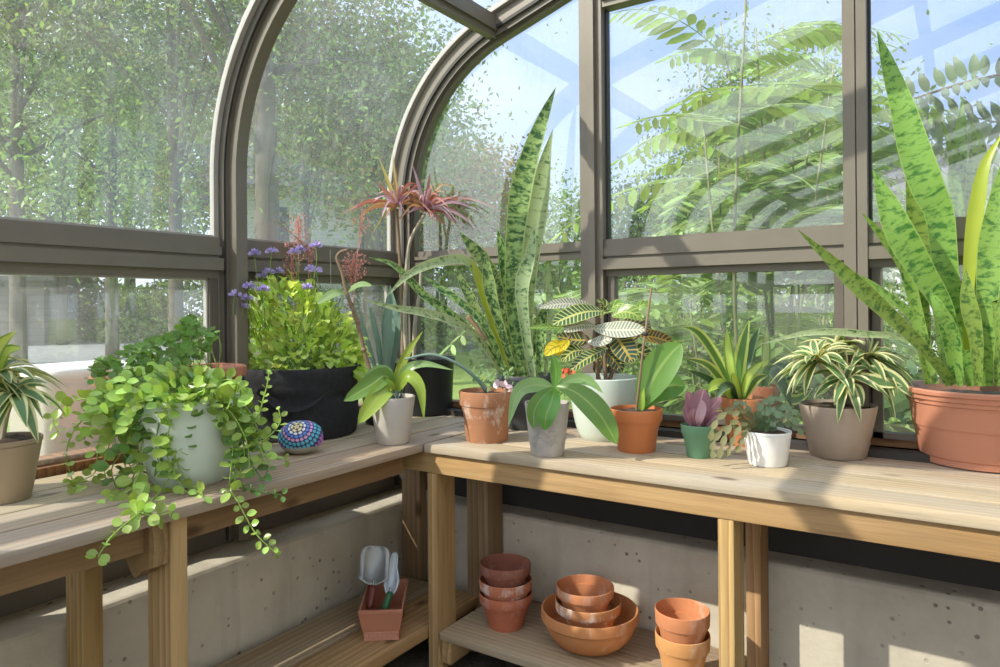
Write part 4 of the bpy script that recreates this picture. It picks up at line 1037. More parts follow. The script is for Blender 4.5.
# --- mint pot with trailing jade vine
p = place(139, 237, 398, 158, 222, 488)
t = plant('trailing_vine', p, 'trailing plant with round fleshy leaves spilling over a pale mint pot and the bench edge')
pot(t, p, 'urn', MT['mint'], .9)
def vine(pts, m='succ', big=1., n=None):
    c = [onb(q) for q in spline([V(q) for q in pts], 40)]; ln = sum((c[i+1]-c[i]).length for i in range(40)); mb = MB()
    mb.tube(c, .0021, .0013, 5, False); step = .021*big; acc = 0.; k = 0
    for i in range(1, 41):
        acc += (c[i]-c[i-1]).length
        if acc > step or i == 40:
            acc = 0; d = (c[i]-c[i-1]).normalized(); a = d.cross(rdir()).normalized(); tt = i/40
            sz = .035*big*(1.05-.55*tt)*rnd(.75, 1.2)
            for s in (-1, 1):
                q = c[i]; dr = (a*s+d*.45+V((0, 0, .15))).normalized(); q2 = q+dr*sz*.18
                mb.leaf([q2, q2+dr*sz*.5, q2+dr*sz], sz*.82, 'oval', hint=(CAM-q).normalized()+V((0, 0, .7))+rdir()*.7, fold=.22, n=6)
            k += 1
    return mb.build('trailing_stem', L[m], t)
def onb(q):          # keep stems lying on the bench or hanging in front of its edge
    q = V(q)
    if q.z < H+.010 and q.x < .572:
        v = q-CAM; k = (H+.010-CAM.z)/v.z; q2 = CAM+v*k
        if q2.x > .572: k = (.578-CAM.x)/v.x; q2 = CAM+v*k
        return q2
    return q
rim = lambda x, y, d=0: P(x, y, d=p['w']+d)
ctr = top(p, 1.)
for pts, big in [
  ([(178, 400, -.07), (176, 432, -.10), (172, 472, -.11), (148, 505, -.12), (125, 524, -.15), (112, 536, -.17), (104, 547, -.17), (98, 557, -.17)], .9),
  ([(214, 402, -.05), (232, 440, -.07), (230, 485, -.11), (238, 502, -.14), (254, 531, -.16), (268, 546, -.16), (277, 554, -.16)], .8),
  ([(216, 402, -.04), (236, 446, -.07), (234, 480, -.11), (255, 490, -.12), (282, 495, -.12)], .75),
  ([(220, 405, -.03), (245, 425, -.06), (258, 415, -.06), (263, 400, -.06), (267, 385, -.06), (269, 373, -.06)], .7),
  ([(222, 410, -.03), (255, 440, -.06), (270, 435, -.06), (280, 422, -.06), (279, 410, -.06)], .75),
  ([(150, 400, 0), (105, 405, 0), (78, 425, -.01), (67, 448, -.02), (69, 470, -.02), (77, 490, -.02)], .95),
  ([(150, 400, .02), (95, 398, .04), (62, 405, .04), (53, 420, .04), (58, 432, .03)], .95),
  ([(160, 398, -.05), (130, 420, -.08), (112, 440, -.09), (104, 462, -.09), (106, 480, -.09)], 1.),
  ([(174, 398, -.07), (174, 416, -.10), (172, 449, -.10), (185, 479, -.10), (203, 496, -.12)], 1.05),
  ([(165, 398, -.06), (146, 430, -.09), (136, 470, -.09), (122, 492, -.10), (106, 498, -.11)], 1.1),
  ([(215, 400, -.04), (238, 430, -.07), (250, 460, -.08), (262, 478, -.09), (268, 470, -.09)], 1.15),
  ([(218, 402, -.02), (248, 428, -.05), (268, 455, -.06), (285, 460, -.06)], 1.1),
  ([(155, 400, .0), (120, 388, .0), (105, 378, .0), (90, 380, .0)], .8),
  ([(190, 400, .0), (188, 378, .0), (176, 366, .0), (166, 360, .0)], 1.1),
  ([(180, 395, -.02), (165, 380, -.03), (150, 372, -.03), (140, 382, -.05)], 1.2),
  ([(200, 398, 0), (215, 384, 0), (232, 380, -.01), (246, 392, -.02)], .9),
  ([(168, 398, -.05), (150, 410, -.09), (130, 425, -.10), (124, 450, -.10), (132, 470, -.10)], 1.3),
  ([(170, 398, -.05), (118, 418, -.08), (92, 425, -.08), (84, 440, -.08)], 1.1),
  ([(212, 398, -.04), (234, 420, -.06), (244, 450, -.08), (240, 474, -.09)], 1.3),
  ([(160, 396, -.03), (150, 395, -.07), (143, 408, -.09), (146, 430, -.10)], 1.3),
  ([(176, 396, -.04), (186, 405, -.09), (184, 425, -.10), (186, 445, -.10)], 1.2),
  ([(158, 398, -.02), (125, 412, -.03), (100, 440, -.03), (96, 470, -.04), (84, 480, -.05)], 1.05),
  ([(168, 400, -.07), (160, 420, -.11), (156, 445, -.12), (160, 470, -.12)], 1.3),
  ([(176, 400, -.08), (170, 425, -.12), (166, 450, -.12), (176, 476, -.12), (186, 492, -.12)], 1.25),
  ([(160, 402, -.05), (138, 425, -.10), (128, 445, -.10), (112, 468, -.10), (116, 488, -.10)], 1.3),
  ([(156, 400, -.04), (128, 402, -.06), (112, 420, -.07), (116, 445, -.08)], 1.3),
  ([(210, 402, -.05), (230, 412, -.08), (246, 440, -.09), (250, 468, -.10)], 1.3),
  ([(216, 402, -.03), (240, 412, -.05), (252, 430, -.06), (266, 462, -.08)], 1.2),
  ([(152, 400, .0), (126, 420, -.02), (140, 452, -.06), (138, 482, -.08)], 1.25),
  ([(150, 398, .03), (118, 395, .06), (104, 410, .06), (96, 432, .05)], 1.1),
  ([(220, 400, .02), (244, 405, .02), (258, 430, .0), (262, 448, -.02)], 1.0),
  ([(140, 470, -.12), (130, 500, -.14), (150, 516, -.15), (172, 512, -.15)], 1.0),
]:
    vine([rim(*q) for q in pts], random.choice(['succ', 'succ', 'succ_d']), big)
ms = MB()
for i in range(420):                     # crown of leaves over the pot mouth
    a = rnd(0, 2*PI); r = math.sqrt(rnd(0, 1))*p['rt']*1.3; q = ctr+V((math.cos(a)*r, math.sin(a)*r, rnd(-.005, .065)*(1.15-r/p['rt']*.5)-max(0, r-p['rt'])*rnd(0, 2.2)))-RT*(.05 if i % 4 else .01)-FW*(.03 if i % 2 else 0)
    o_ = (q-ctr+V((0, 0, .02))).normalized(); dr = (o_+rdir()*.7).normalized(); sz = rnd(.022, .036)
    ms.leaf([q, q+dr*sz*.5, q+dr*sz], sz*.75, 'oval', hint=V((0, 0, .8))+(CAM-q).normalized()+rdir()*.6, fold=.22, n=6)
ms.build('crown_leaves', L['succ'], t)
# --- painted stone
m, nt = new_mat('dot_painted_stone'); o_ = objc(nt)
sx = nd(nt, 'ShaderNodeSeparateXYZ', {0: mapv(nt, o_, (1, 1, 1), (0, 0, -.05))})
fd = V((-.30, .45, 0))   # rings of painted dots centred on the upper front of the stone
ua = nd(nt, 'ShaderNodeVectorMath', {0: o_, 1: (RT.x, RT.y, 0)}, operation='DOT_PRODUCT').outputs['Value']
va = mth(nt, 'SUBTRACT', nd(nt, 'ShaderNodeVectorMath', {0: o_, 1: (FW.x*.55, FW.y*.55, .83)}, operation='DOT_PRODUCT').outputs['Value'], .048)
rr = mth(nt, 'MULTIPLY', mth(nt, 'SQRT', mth(nt, 'ADD', mth(nt, 'MULTIPLY', ua, ua), mth(nt, 'MULTIPLY', va, va))), 120.)
ri = mth(nt, 'FLOOR', rr); an = mth(nt, 'MULTIPLY', mth(nt, 'ARCTAN2', va, ua), 1/(2*PI))
da = mth(nt, 'SUBTRACT', mth(nt, 'FRACT', mth(nt, 'ADD', mth(nt, 'MULTIPLY', an, mth(nt, 'MULTIPLY', mth(nt, 'MAXIMUM', ri, 1.), 5.)), 10.)), .5)
dr = mth(nt, 'SUBTRACT', mth(nt, 'FRACT', rr), .5)
dd = mth(nt, 'SQRT', mth(nt, 'ADD', mth(nt, 'MULTIPLY', da, da), mth(nt, 'MULTIPLY', dr, dr)))
pal = ramp(nt, mth(nt, 'MULTIPLY', ri, .1), [(0, (.85, .7, .3)), (.1, (.8, .8, .85)), (.2, (.10, .25, .75)), (.3, (.75, .35, .65)), (.4, (.75, .72, .85)), (.5, (.10, .5, .7)), (.6, (.45, .15, .55)), (.7, (.7, .6, .8)), (.8, (.1, .2, .6))])
pal.node.color_ramp.interpolation = 'CONSTANT'
dots = mixc(nt, ramp(nt, dd, [(.36, (1, 1, 1)), (.44, (0, 0, 0))]), (.03, .035, .10), pal)
z_ = nd(nt, 'ShaderNodeSeparateXYZ', {0: o_}).outputs[2]
out(nt, bsdf(nt, mixc(nt, ramp(nt, mth(nt, 'MULTIPLY', z_, 10.), [(.20, (0, 0, 0)), (.26, (1, 1, 1))]), (.42, .39, .34), dots), .4)); MT['stone'] = m
c = P(300.5, 456, z=H); mb = MB(); n = 20; prof = []
for i in range(n+1):
    a = -PI/2+PI*i/n; prof.append((max(.0005, .062*math.cos(a)**.8 if abs(math.cos(a)) > 1e-6 else .0005), .046+.046*math.sin(a)))
hh_ = ray(300, 440); hh_.z = 0; hh_.normalize(); c = c+hh_*.035
mb.lathe(c, prof, 36, 1., .8, math.atan2(RT.y, RT.x)+.25, .03)
o = mb.build('painted_stone', MT['stone']); tag(o, 'rounded stone painted with blue and purple dots, beside the fabric grow bag', 'stone')

# --- clay pots on the low shelf
def clay(name, xl, xr, yt, bl, br, yb, m, label, z=SH, kind='band', group=None, soil=0, dz=0.):
    p = place(xl, xr, yt, bl, br, yb, z=z); p['c'].z += dz; t = None
    mb = MB(); mb.lathe(p['c'], pot_profile(p, kind), 56); o = mb.build(name, MT[m]); smooth_sharp(o, 38)
    tag(o, label, 'flower pot' if name != 'clay_bowl' else 'bowl', group); return p, o
g = 'empty clay pots on the low shelf'
def nested(p, dz, s, h, m, label, name='clay_pot', kind='band', off=(0, 0)):
    q = dict(p); q['c'] = p['c']+V((off[0], off[1], dz)); q['rt'] = p['rt']*s; q['rb'] = p['rb']*s*.96; q['h'] = h
    mb = MB(); mb.lathe(q['c'], pot_profile(q, kind), 56); o = mb.build(name, MT[m]); smooth_sharp(o, 38)
    tag(o, label, 'flower pot' if name != 'clay_bowl' else 'bowl', g); return q, o
p1, o = clay('clay_pot', 481, 534, 591, 489, 523, 633, 'clay', 'orange clay pot at the bottom of the tall stack by the bench leg', group=g)
q1, _ = nested(p1, .040, 1.0, p1['h'], 'clay_white', 'orange clay pot with a white lime stain on its rim, middle of the tall stack')
q2, _ = nested(q1, .050, .96, p1['h']*.98, 'clay_brown', 'dark brown clay pot on top of the tall stack by the bench leg')
p2, o = clay('clay_bowl', 541, 638, 607, 566, 614, 656, 'clay', 'large wide clay bowl holding two smaller pots', kind='bowl', group=g)
fwd2 = (P(590, 620, z=SH)-CAM); fwd2.z = 0; fwd2.normalize()
def inside(p, xl, xr, yt, hgt, m, label, back):
    w = p['w']+back; r = (xr-xl)/2*w/FPX; tp = P((xl+xr)/2, yt, d=w)
    q = dict(c=V((tp.x, tp.y, tp.z-hgt)), rb=r*.66, rt=r, h=hgt, w=w)
    mb = MB(); mb.lathe(q['c'], pot_profile(q, 'band'), 56); o = mb.build('clay_pot', MT[m]); smooth_sharp(o, 38); tag(o, label, 'flower pot', g); return q
inside(p2, 555, 621, 599, .100, 'clay_white', 'middle clay pot with a pale stained rim nested inside the wide clay bowl', 0.)
inside(p2, 556, 614, 585, .094, 'clay_light', 'smaller light clay pot tilted open on top inside the wide clay bowl', 0.01)
p3, o = clay('clay_pot', 656, 710, 632, 665, 701, 692, 'clay_light', 'light clay pot at the bottom of the short stack near the middle bench leg', group=g)
nested(p3, .060, 1.0, p3['h'], 'clay_light', 'light clay pot on top of the short stack near the middle bench leg')
for q, r in ((q2, .9),):
    pass
# --- rectangular planter with two trowels
c = V((.438, -.580, SH))
t = thing('rectangular_planter', (c.x, c.y, SH), 'small oblong terracotta planter with brick relief foot, holding two trowels on the left low shelf', 'planter')
hw = .063; ln_ = .118; hgt = .094
ax = V((.80, .60, 0)); ay = V((-.60, .80, 0))
def qd(sx, sy, z): return V((c.x, c.y, SH+z))+ax*sx+ay*sy
mb = MB(); secs = [(.80, .86, 0), (.80, .86, .030), (.86, .90, .032), (.99, .99, hgt-.012), (1.0, 1.0, hgt-.010), (1.0, 1.0, hgt), (.93, .95, hgt), (.80, .86, .012)]
vs = []; fs = []
for (sx, sy, z) in secs: vs += [qd(-hw*sx, -ln_*sy, z), qd(hw*sx, -ln_*sy, z), qd(hw*sx, ln_*sy, z), qd(-hw*sx, ln_*sy, z)]
for i in range(len(secs)-1):
    for k in range(4): fs.append((i*4+k, i*4+(k+1) % 4, i*4+4+(k+1) % 4, i*4+4+k))
fs += [(3, 2, 1, 0), tuple(len(secs)*4-4+k for k in range(4))]
mb.add(vs, fs)
mb.build('planter_box', MT['clay_brown'] if False else MT['tplastic'], t, False)
mb = MB()
for r in range(3):                       # brick courses raised on the foot
    for k in range(4):
        x0 = -hw*.78+(k-(.5 if r % 2 else 0))*hw*.42; x1 = x0+hw*.38; x0 = max(x0, -hw*.79); x1 = min(x1, hw*.79)
        if x1-x0 < .004: continue
        a = [qd(x0, -ln_*.86-.003, .002+r*.0095), qd(x1, -ln_*.86-.003, .002+r*.0095), qd(x1, -ln_*.86-.0012, .0095+r*.0095), qd(x0, -ln_*.86-.0012, .0095+r*.0095)]
        b = [v+ay*.003 for v in a]; mb.add(a+b, [(0, 1, 2, 3), (0, 4, 5, 1), (1, 5, 6, 2), (2, 6, 7, 3), (3, 7, 4, 0)])
mb.build('brick_relief', MT['clay_brown'] if False else MT['tplastic'], t, False)
def trowel(hp, bp, wpx, hm, bm, label, dd, narrow=False):
    """hp: handle end and ferrule pixels, bp: blade start and tip pixels"""
    w = depth(c)+dd; pts = lambda q: P(q[0], q[1], d=w+q[2])
    h0, h1, b0, b1 = pts(hp[0]), pts(hp[1]), pts(bp[0]), pts(bp[1])
    t = thing('garden_trowel', tuple(h0), label, 'trowel')
    mb = MB(); d = h1-h0; rs = [.007, .0105, .0115, .0105, .0095, .0110, .008]
    cpts = [h0+d*(i/6) for i in range(7)]; m_ = len(cpts); vs = []; fs = []
    a = d.normalized().cross(V((.3, 1, 0))).normalized(); b = a.cross(d.normalized())
    for i, q in enumerate(cpts):
        for k in range(14): an = 2*PI*k/14; vs.append(q+(a*math.cos(an)+b*math.sin(an))*rs[i])
    for i in range(6):
        for k in range(14): k2 = (k+1) % 14; fs.append((i*14+k, i*14+k2, (i+1)*14+k2, (i+1)*14+k))
    fs += [tuple(range(13, -1, -1)), tuple(6*14+k for k in range(14))]; mb.add(vs, fs); mb.build('handle', MT[hm], t)
    mb = MB(); mb.tube([h1-d*.1, h1, h1.lerp(b0, .5)+V((0, 0, .0)), b0+(b1-b0)*.15], .0058, .0038, 8); mb.build('tang', MT[bm], t)
    mb = MB(); n = 14; K = 7; sd = (b1-b0).normalized().cross((CAM-b0).normalized()).normalized(); nn = sd.cross((b1-b0).normalized()); vs = []; fs = []
    for i in range(n+1):
        u = i/n; k = (min(1, .30+u*5) if not narrow else .55+.45*math.sin(PI*min(1, u*1.6))) * (1 if u < .72 else max(.1, 1-((u-.72)/.28)**2.6)**.5)*wpx*w/FPX/2
        for j in range(K):
            q = -1+2*j/(K-1); vs.append(b0.lerp(b1, u)+sd*k*q+nn*(.35*k*q*q+.012*math.sin(u*PI)*-1))
    for i in range(n):
        for j in range(K-1): fs.append((i*K+j, i*K+j+1, (i+1)*K+j+1, (i+1)*K+j))
    mb.add(vs, fs); o = mb.build('blade', MT[bm], t); so = o.modifiers.new('thickness', 'SOLIDIFY'); so.thickness = .0018
trowel([(369, 610, -.04), (373.5, 586, -.0)], [(373, 585, .0), (376, 545, .06)], 29, 'redwood', 'steel', 'steel trowel with a dark red handle standing in the oblong planter, left of the pair', 0)
trowel([(384, 611, -.03), (390.5, 592, .0)], [(390, 594, .0), (395, 552, .06)], 15, 'greengrip', 'steelgrey', 'narrow grey trowel with a green grip standing in the oblong planter, right of the pair', 0, True)
# ------------------------------------------------------------------ outdoors
m, nt = new_mat('lawn_grass'); o_ = worldp(nt); a_ = noi(nt, o_, 1.2, 5, .7); b_ = noi(nt, o_, 22, 4, .7)
out(nt, bsdf(nt, mixc(nt, mth(nt, 'ADD', mth(nt, 'MULTIPLY', a_, .6), mth(nt, 'MULTIPLY', b_, .4)), (.13, .22, .045), (.40, .50, .15)), .9, 0, b_, .6, .05, .1)); MT['lawn'] = m
mb = MB(); mb.box((-90, -90, -.3), (90, 90, -.11)); structure(mb, 'lawn', MT['lawn'])
MT['gravel'] = m_plain('grey_asphalt', (.24, .25, .27), .9, 0, .2, 4)
d1 = P(60, 369, z=-.10); d2 = P(450, 356, z=-.10)
mb = MB()
e1a, e1b, e2a, e2b = P(-200, 371, z=-.1), P(520, 350, z=-.1), P(-200, 344, z=-.1), P(520, 335, z=-.1)
mb.add([e1a, e1b, e2b, e2a], [(0, 1, 2, 3)]); structure(mb, 'driveway', MT['gravel'])
# neighbouring house and shed, background buildings
m, nt = new_mat('white_clapboard'); s_ = nd(nt, 'ShaderNodeSeparateXYZ', {0: worldp(nt)}).outputs[2]; lap = mth(nt, 'FRACT', mth(nt, 'MULTIPLY', s_, 7.5))
out(nt, bsdf(nt, mixc(nt, ramp(nt, lap, [(0, (1, 1, 1)), (.14, (0, 0, 0))]), (.80, .80, .80), (.48, .48, .50)), .7, 0, lap, .5, .03)); MT['clap'] = m
m, nt = new_mat('brown_clapboard'); s_ = nd(nt, 'ShaderNodeSeparateXYZ', {0: worldp(nt)}).outputs[2]; lap = mth(nt, 'FRACT', mth(nt, 'MULTIPLY', s_, 4.5))
out(nt, bsdf(nt, mixc(nt, ramp(nt, lap, [(0, (1, 1, 1)), (.12, (0, 0, 0))]), (.20, .185, .165), (.07, .065, .06)), .8, 0, lap, .5, .03)); MT['bclap'] = m
MT['roof'] = m_plain('grey_shingles', (.16, .155, .16), .9, 0, .3, 8); MT['win'] = m_plain('dark_window', (.06, .075, .085), .15); MT['trimw'] = m_plain('white_trim', (.78, .78, .76), .6)
def house(c, hx, hy, hz, roofh, rot, wm, label, wins):
    t = thing('house', (c.x, c.y, -.11), label, 'house'); ca, sa = math.cos(rot), math.sin(rot)
    W_ = lambda x, y, z: V((c.x+x*ca-y*sa, c.y+x*sa+y*ca, z-.11))
    mb = MB(); vs = [W_(sx*hx, sy*hy, z) for z in (0, hz) for sx, sy in ((-1, -1), (1, -1), (1, 1), (-1, 1))]+[W_(-hx, 0, hz+roofh), W_(hx, 0, hz+roofh)]
    mb.add(vs, [(0, 1, 5, 4), (1, 2, 6, 9, 5), (2, 3, 7, 6), (3, 0, 4, 8, 7)]); mb.build('walls', MT[wm], t, False)
    e = .4; mb = MB(); vs = [W_(sx*(hx+e), sy*(hy+e), hz-e*roofh/hy) for sx, sy in ((-1, -1), (1, -1), (1, 1), (-1, 1))]+[W_(-hx-e, 0, hz+roofh+.03), W_(hx+e, 0, hz+roofh+.03)]
    vs += [v+V((0, 0, .15)) for v in vs]
    mb.add(vs, [(0, 1, 5, 4), (2, 3, 4, 5), (6, 7, 11, 10), (8, 9, 10, 11), (0, 6, 7, 1), (2, 8, 9, 3), (1, 7, 11, 5), (5, 11, 8, 2), (3, 9, 10, 4), (4, 10, 6, 0)]); mb.build('roof', MT['roof'], t, False)
    for (side, u, z, w, h) in wins:
        def pt(a, zz, o):
            return W_(a, -hy-o, zz) if side == 'f' else W_(hx+o, a, zz) if side == 'r' else W_(-hx-o, a, zz)
        mb = MB(); mb.add([pt(u-w, z-h, .02), pt(u+w, z-h, .02), pt(u+w, z+h, .02), pt(u-w, z+h, .02)], [(0, 1, 2, 3)]); wo = mb.build('window', MT['trimw'], t, False)
        mb = MB(); a = .07; mb.add([pt(u-w+a, z-h+a, .03), pt(u+w-a, z-h+a, .03), pt(u+w-a, z+h-a, .03), pt(u-w+a, z+h-a, .03)], [(0, 1, 2, 3)]); mb.build('window_glass', MT['win'], wo, False)
hc = P(1050, 200, d=11); house(V((hc.x+1.2, hc.y+1.0, 0)), 4.0, 3.2, 2.75, .9, .25, 'clap', 'white clapboard neighbour house seen behind the tall snake plant', [('f', -1.2, 2.2, .5, .7), ('f', 1.5, 2.2, .5, .7)])
hc = P(312, 190, d=24); house(V((hc.x, hc.y, 0)), 3.0, 2.4, 5.0, 2.0, 1.0, 'clap', 'pale distant house glimpsed between the trunks through the middle curved pane', [('f', -1.5, 3.5, .5, .8), ('f', 1.5, 3.5, .5, .8), ('r', -1., 3.5, .5, .8), ('r', 1., 3.5, .5, .8)])
hc = P(-20, 300, d=25); house(V((hc.x, hc.y, 0)), 2.6, 2.4, 2.4, 1.5, .9, 'bclap', 'brown clapboard shed across the driveway at far left', [('r', .8, 1.6, .4, .5)])

def tree(px_, d, h, cr, tr, n, lf_, m, label, lean=0., cz=.58, sq=1.15, name='tree', low=None):
    b = P(px_, PY0, d=d); b.z = -.11; t = thing(name, tuple(b), label, 'tree', None)
    tp = b+V((lean, lean*.4, h*.82)); mb = MB(); mb.tube([b, b+V((lean*.3, 0, h*.3)), b.lerp(tp, .7)+V((rnd(-.2, .2), rnd(-.2, .2), 0)), tp], tr, tr*.25, 10, n=16)
    mb.build('trunk', MT['bark'], t)
    mb = MB(); cen = []
    nb_ = 16
    for i in range(nb_):
        a = i*2.4+rnd(-.3, .3); e = rnd(-.5, 1.0); r = cr*rnd(.55, 1.); z0 = h*rnd(.28, .75)
        st = b.lerp(tp, z0/(h*.82)); q = b+V((lean*cz, 0, h*cz))+V((math.cos(a)*math.cos(e)*r, math.sin(a)*math.cos(e)*r, math.sin(e)*r*sq))
        mb.tube([st, st.lerp(q, .5)+V((0, 0, rnd(.0, .5))), q], tr*.30, tr*.06, 6, n=8); cen.append(q); cen.append(st.lerp(q, .65)+rdir()*cr*.2)
    mb.build('branches', MT['bark'], t)
    for i in range(14): cen.append(b+V((lean*cz, 0, h*cz))+V((rdir().x*cr*.8, rdir().y*cr*.8, rdir().z*cr*.8*sq)))
    mb = MB(); vs = []; fs = []
    n = int(n*1.9); lf_ *= .58
    for i in range(n):
        c_ = random.choice(cen); q = c_+V((random.gauss(0, 1), random.gauss(0, 1), random.gauss(0, .75)))*cr*.24
        if q.z < (low or .6): q.z = (low or .6)+rnd(0, .6)
        a = rdir(); bb = a.cross(rdir()).normalized(); s = lf_*rnd(.6, 1.3); k = len(vs)
        vs += [q-a*s, q+bb*s*.5, q+a*s, q-bb*s*.5]; fs.append((k, k+1, k+2, k+3))
    mb.add(vs, fs); mb.build('foliage', L[m], t, False)
T_ = [
 (-30, 32, 13, 5.5, .3, 5000, .26, 'tree_d', 'far tree at the left end of the distant tree line'), (130, 34, 13, 5.5, .3, 5000, .26, 'tree_d', 'far tree in the distance behind the left curved pane'), (300, 36, 11, 5.0, .3, 5000, .26, 'tree', 'far tree in the distance behind the broad trunk'), (430, 38, 7.5, 5.0, .3, 5000, .26, 'tree_d', 'far low tree behind the corner rib'), (560, 34, 5.0, 4.0, .2, 4000, .22, 'tree', 'far low tree behind the wide gable post'),
 (18, 12.5, 11, 3.4, .15, 11000, .08, 'tree_d', 'tall shade tree with a dark thick trunk behind the far left edge'),
 (112, 17, 12, 3.8, .16, 9500, .10, 'tree', 'tall leafy tree in the middle of the left curved pane'),
 (176, 12, 11, 3.0, .13, 10000, .078, 'tree_d', 'dark leafy tree just left of the first curved rib'),
 (268, 10.0, 10.5, 3.4, .21, 11000, .075, 'tree', 'big tree with the broadest trunk, just right of the first curved rib'),
 (308, 14, 9.5, 2.3, .08, 5000, .10, 'tree_o', 'slender reddish trunked tree in the middle curved pane'),
 (392, 19, 9, 2.4, .2, 6000, .13, 'tree', 'mid-green tree left of the corner rib'),
 (372, 15, 9.0, 2.2, .2, 6000, .12, 'tree', 'tall green tree just left of the corner rib'),
 (62, 24, 13, 4.6, .2, 6500, .17, 'tree', 'distant tall tree at the left of the left curved pane'),
 (225, 25, 13, 4.6, .2, 6500, .17, 'tree', 'distant tall tree behind the first curved rib'),
 (-70, 15, 12, 4.0, .3, 8000, .10, 'tree', 'leafy tree reaching in from beyond the left edge of the photo'),
 (462, 24, 7.6, 2.2, .2, 6000, .14, 'tree_o', 'hazy brownish crowned tree seen through the first gable pane'),
 (650, 17, 4.6, 1.5, .12, 4500, .10, 'tree_d', 'small dark tree left in the big gable pane'),
 (722, 14, 5.6, 1.45, .1, 7000, .08, 'tree', 'round crowned tree in the middle of the big gable pane'),
 (805, 11, 6.2, 1.6, .12, 9000, .075, 'tree', 'tallest tree of the big gable pane, near its top right'),
 (838, 13, 5.6, 1.0, .1, 6000, .075, 'tree', 'green tree behind the right gable post'),
]
for a in T_: tree(*a)
# shrubs along the lawn
def shrub(px_, d, h, r, n, lf_, m, label):
    b = P(px_, PY0, d=d); b.z = -.11; t = thing('shrub', tuple(b), label, 'shrub'); mb = MB(); vs = []; fs = []
    for i in range(n):
        v = rdir(.2); v.z = abs(v.z); q = b+V((v.x*r, v.y*r, v.z*h))*rnd(.65, 1.02); a = rdir(); bb = a.cross(rdir()).normalized(); s = lf_*rnd(.6, 1.3); k = len(vs)
        vs += [q-a*s, q+bb*s*.5, q+a*s, q-bb*s*.5]; fs.append((k, k+1, k+2, k+3))
    mb.add(vs, fs); mb.build('foliage', L[m], t, False)
    mb = MB()
    for i in range(6): mb.tube([b, b+V((rnd(-r, r)*.5, rnd(-r, r)*.5, h*.8))], .03, .01, 5)
    mb.build('stems', MT['bark'], t)
for a in [(95, 29, 2.6, 2.2, 2400, .13, 'tree_d', 'dark rounded shrub beyond the driveway at left'), (140, 26, 2.1, 1.8, 2400, .11, 'tree', 'light green shrub beyond the driveway, behind the geranium'),
          (190, 28, 2.8, 2.3, 2400, .13, 'tree', 'broad shrub beyond the driveway left of the first curved rib'), (275, 18, 2.4, 1.9, 2200, .10, 'tree_d', 'dark shrub below the broad trunk'),
          (345, 24, 2.6, 2.2, 2000, .11, 'tree', 'distant shrub under the pale house'), (395, 20, 2.6, 2.0, 2000, .11, 'tree_d', 'shrub behind the corner rib'),
          (440, 22, 2.8, 2.6, 2400, .11, 'tree', 'shrub low in the first gable pane'), (500, 19, 2.9, 2.2, 2600, .10, 'tree', 'bushy shrub behind the middle snake plant'),
          (555, 14, 2.4, 1.7, 2600, .08, 'tree', 'light shrub just left of the wide gable post'), (52, 30, 3.0, 2.4, 2000, .14, 'tree_d', 'dark hedge shrub beside the brown shed'),
          (625, 9, 1.9, 1.2, 3000, .05, 'tree', 'low bush behind the croton'), (690, 8, 1.7, 1.1, 3000, .05, 'tree', 'low bush behind the green pot'), (760, 8.5, 1.9, 1.2, 3000, .05, 'tree_d', 'low bush behind the holiday cactus'), (830, 7.5, 1.7, 1.1, 3000, .045, 'tree', 'low bush behind the right gable post'), (910, 8, 1.5, 1.1, 3000, .045, 'tree_d', 'low bush left of the white clapboard house')]: shrub(*a)
# sumac shrubs close behind the gable
def frond(mb, b, d, ln, droop, npair, lw):
    d = V(d).normalized(); pts = [b+d*ln*s+V((0, 0, -droop*ln*s*s)) for s in [i/6 for i in range(7)]]
    c = spline(pts, npair+1); mb.tube(c, .004, .0015, 4, False)
    for i in range(1, npair+2):
        t_ = (c[min(i+1, npair+1)]-c[i-1]).normalized(); sd = t_.cross(V((0, 0, 1)))
        if sd.length < .1: sd = t_.cross(V((0, 1, 0)))
        sd.normalize(); up_ = sd.cross(t_); u = i/(npair+1); l = lw*(.55+.45*math.sin(PI*min(1, u*1.05+.12)))
        for s in (-1, 1):
            dd = (sd*s+t_*.45-up_*.18+V((0, 0, -.12))).normalized(); mb.petal(c[i], dd, up_+rdir()*.15, l, l*.27)
    mb.petal(c[-1], (c[-1]-c[-2]).normalized(), V((0, 0, 1)), lw*.6, lw*.15)
def sumac(x, y, h, n, label, ln=.74, m='sumac', lean=(0, 0)):
    b = V((x, y, -.11)); t = thing('sumac_shrub', tuple(b), label, 'shrub'); tops = []; mb = MB()
    for i in range(3):
        e = b+V((rnd(-.35, .35)+lean[0], rnd(-.2, .35)+lean[1], h*rnd(.75, 1.))); mb.tube([b+V((rnd(-.1, .1), rnd(-.1, .1), 0)), b.lerp(e, .5)+V((rnd(-.08, .08), 0, 0)), e], .011, .004, 6); tops.append((b, e))
    mb.build('stems', MT['sumacstem'], t)
    for i in range(n):
        b_, e = tops[i % 3]; s = rnd(.5, 1.); q = b_.lerp(e, s); a = i*2.4+rnd(-.3, .3); el = rnd(.05, .75)
        if q.y+ln*1.15*math.sin(a) < .25: a = -a
        mb = MB(); frond(mb, q, (math.cos(a)*math.cos(el), math.sin(a)*math.cos(el), math.sin(el)), ln*rnd(.7, 1.15), rnd(.3, .6), 11, .165*ln/.62); mb.build('frond', L[m], t)
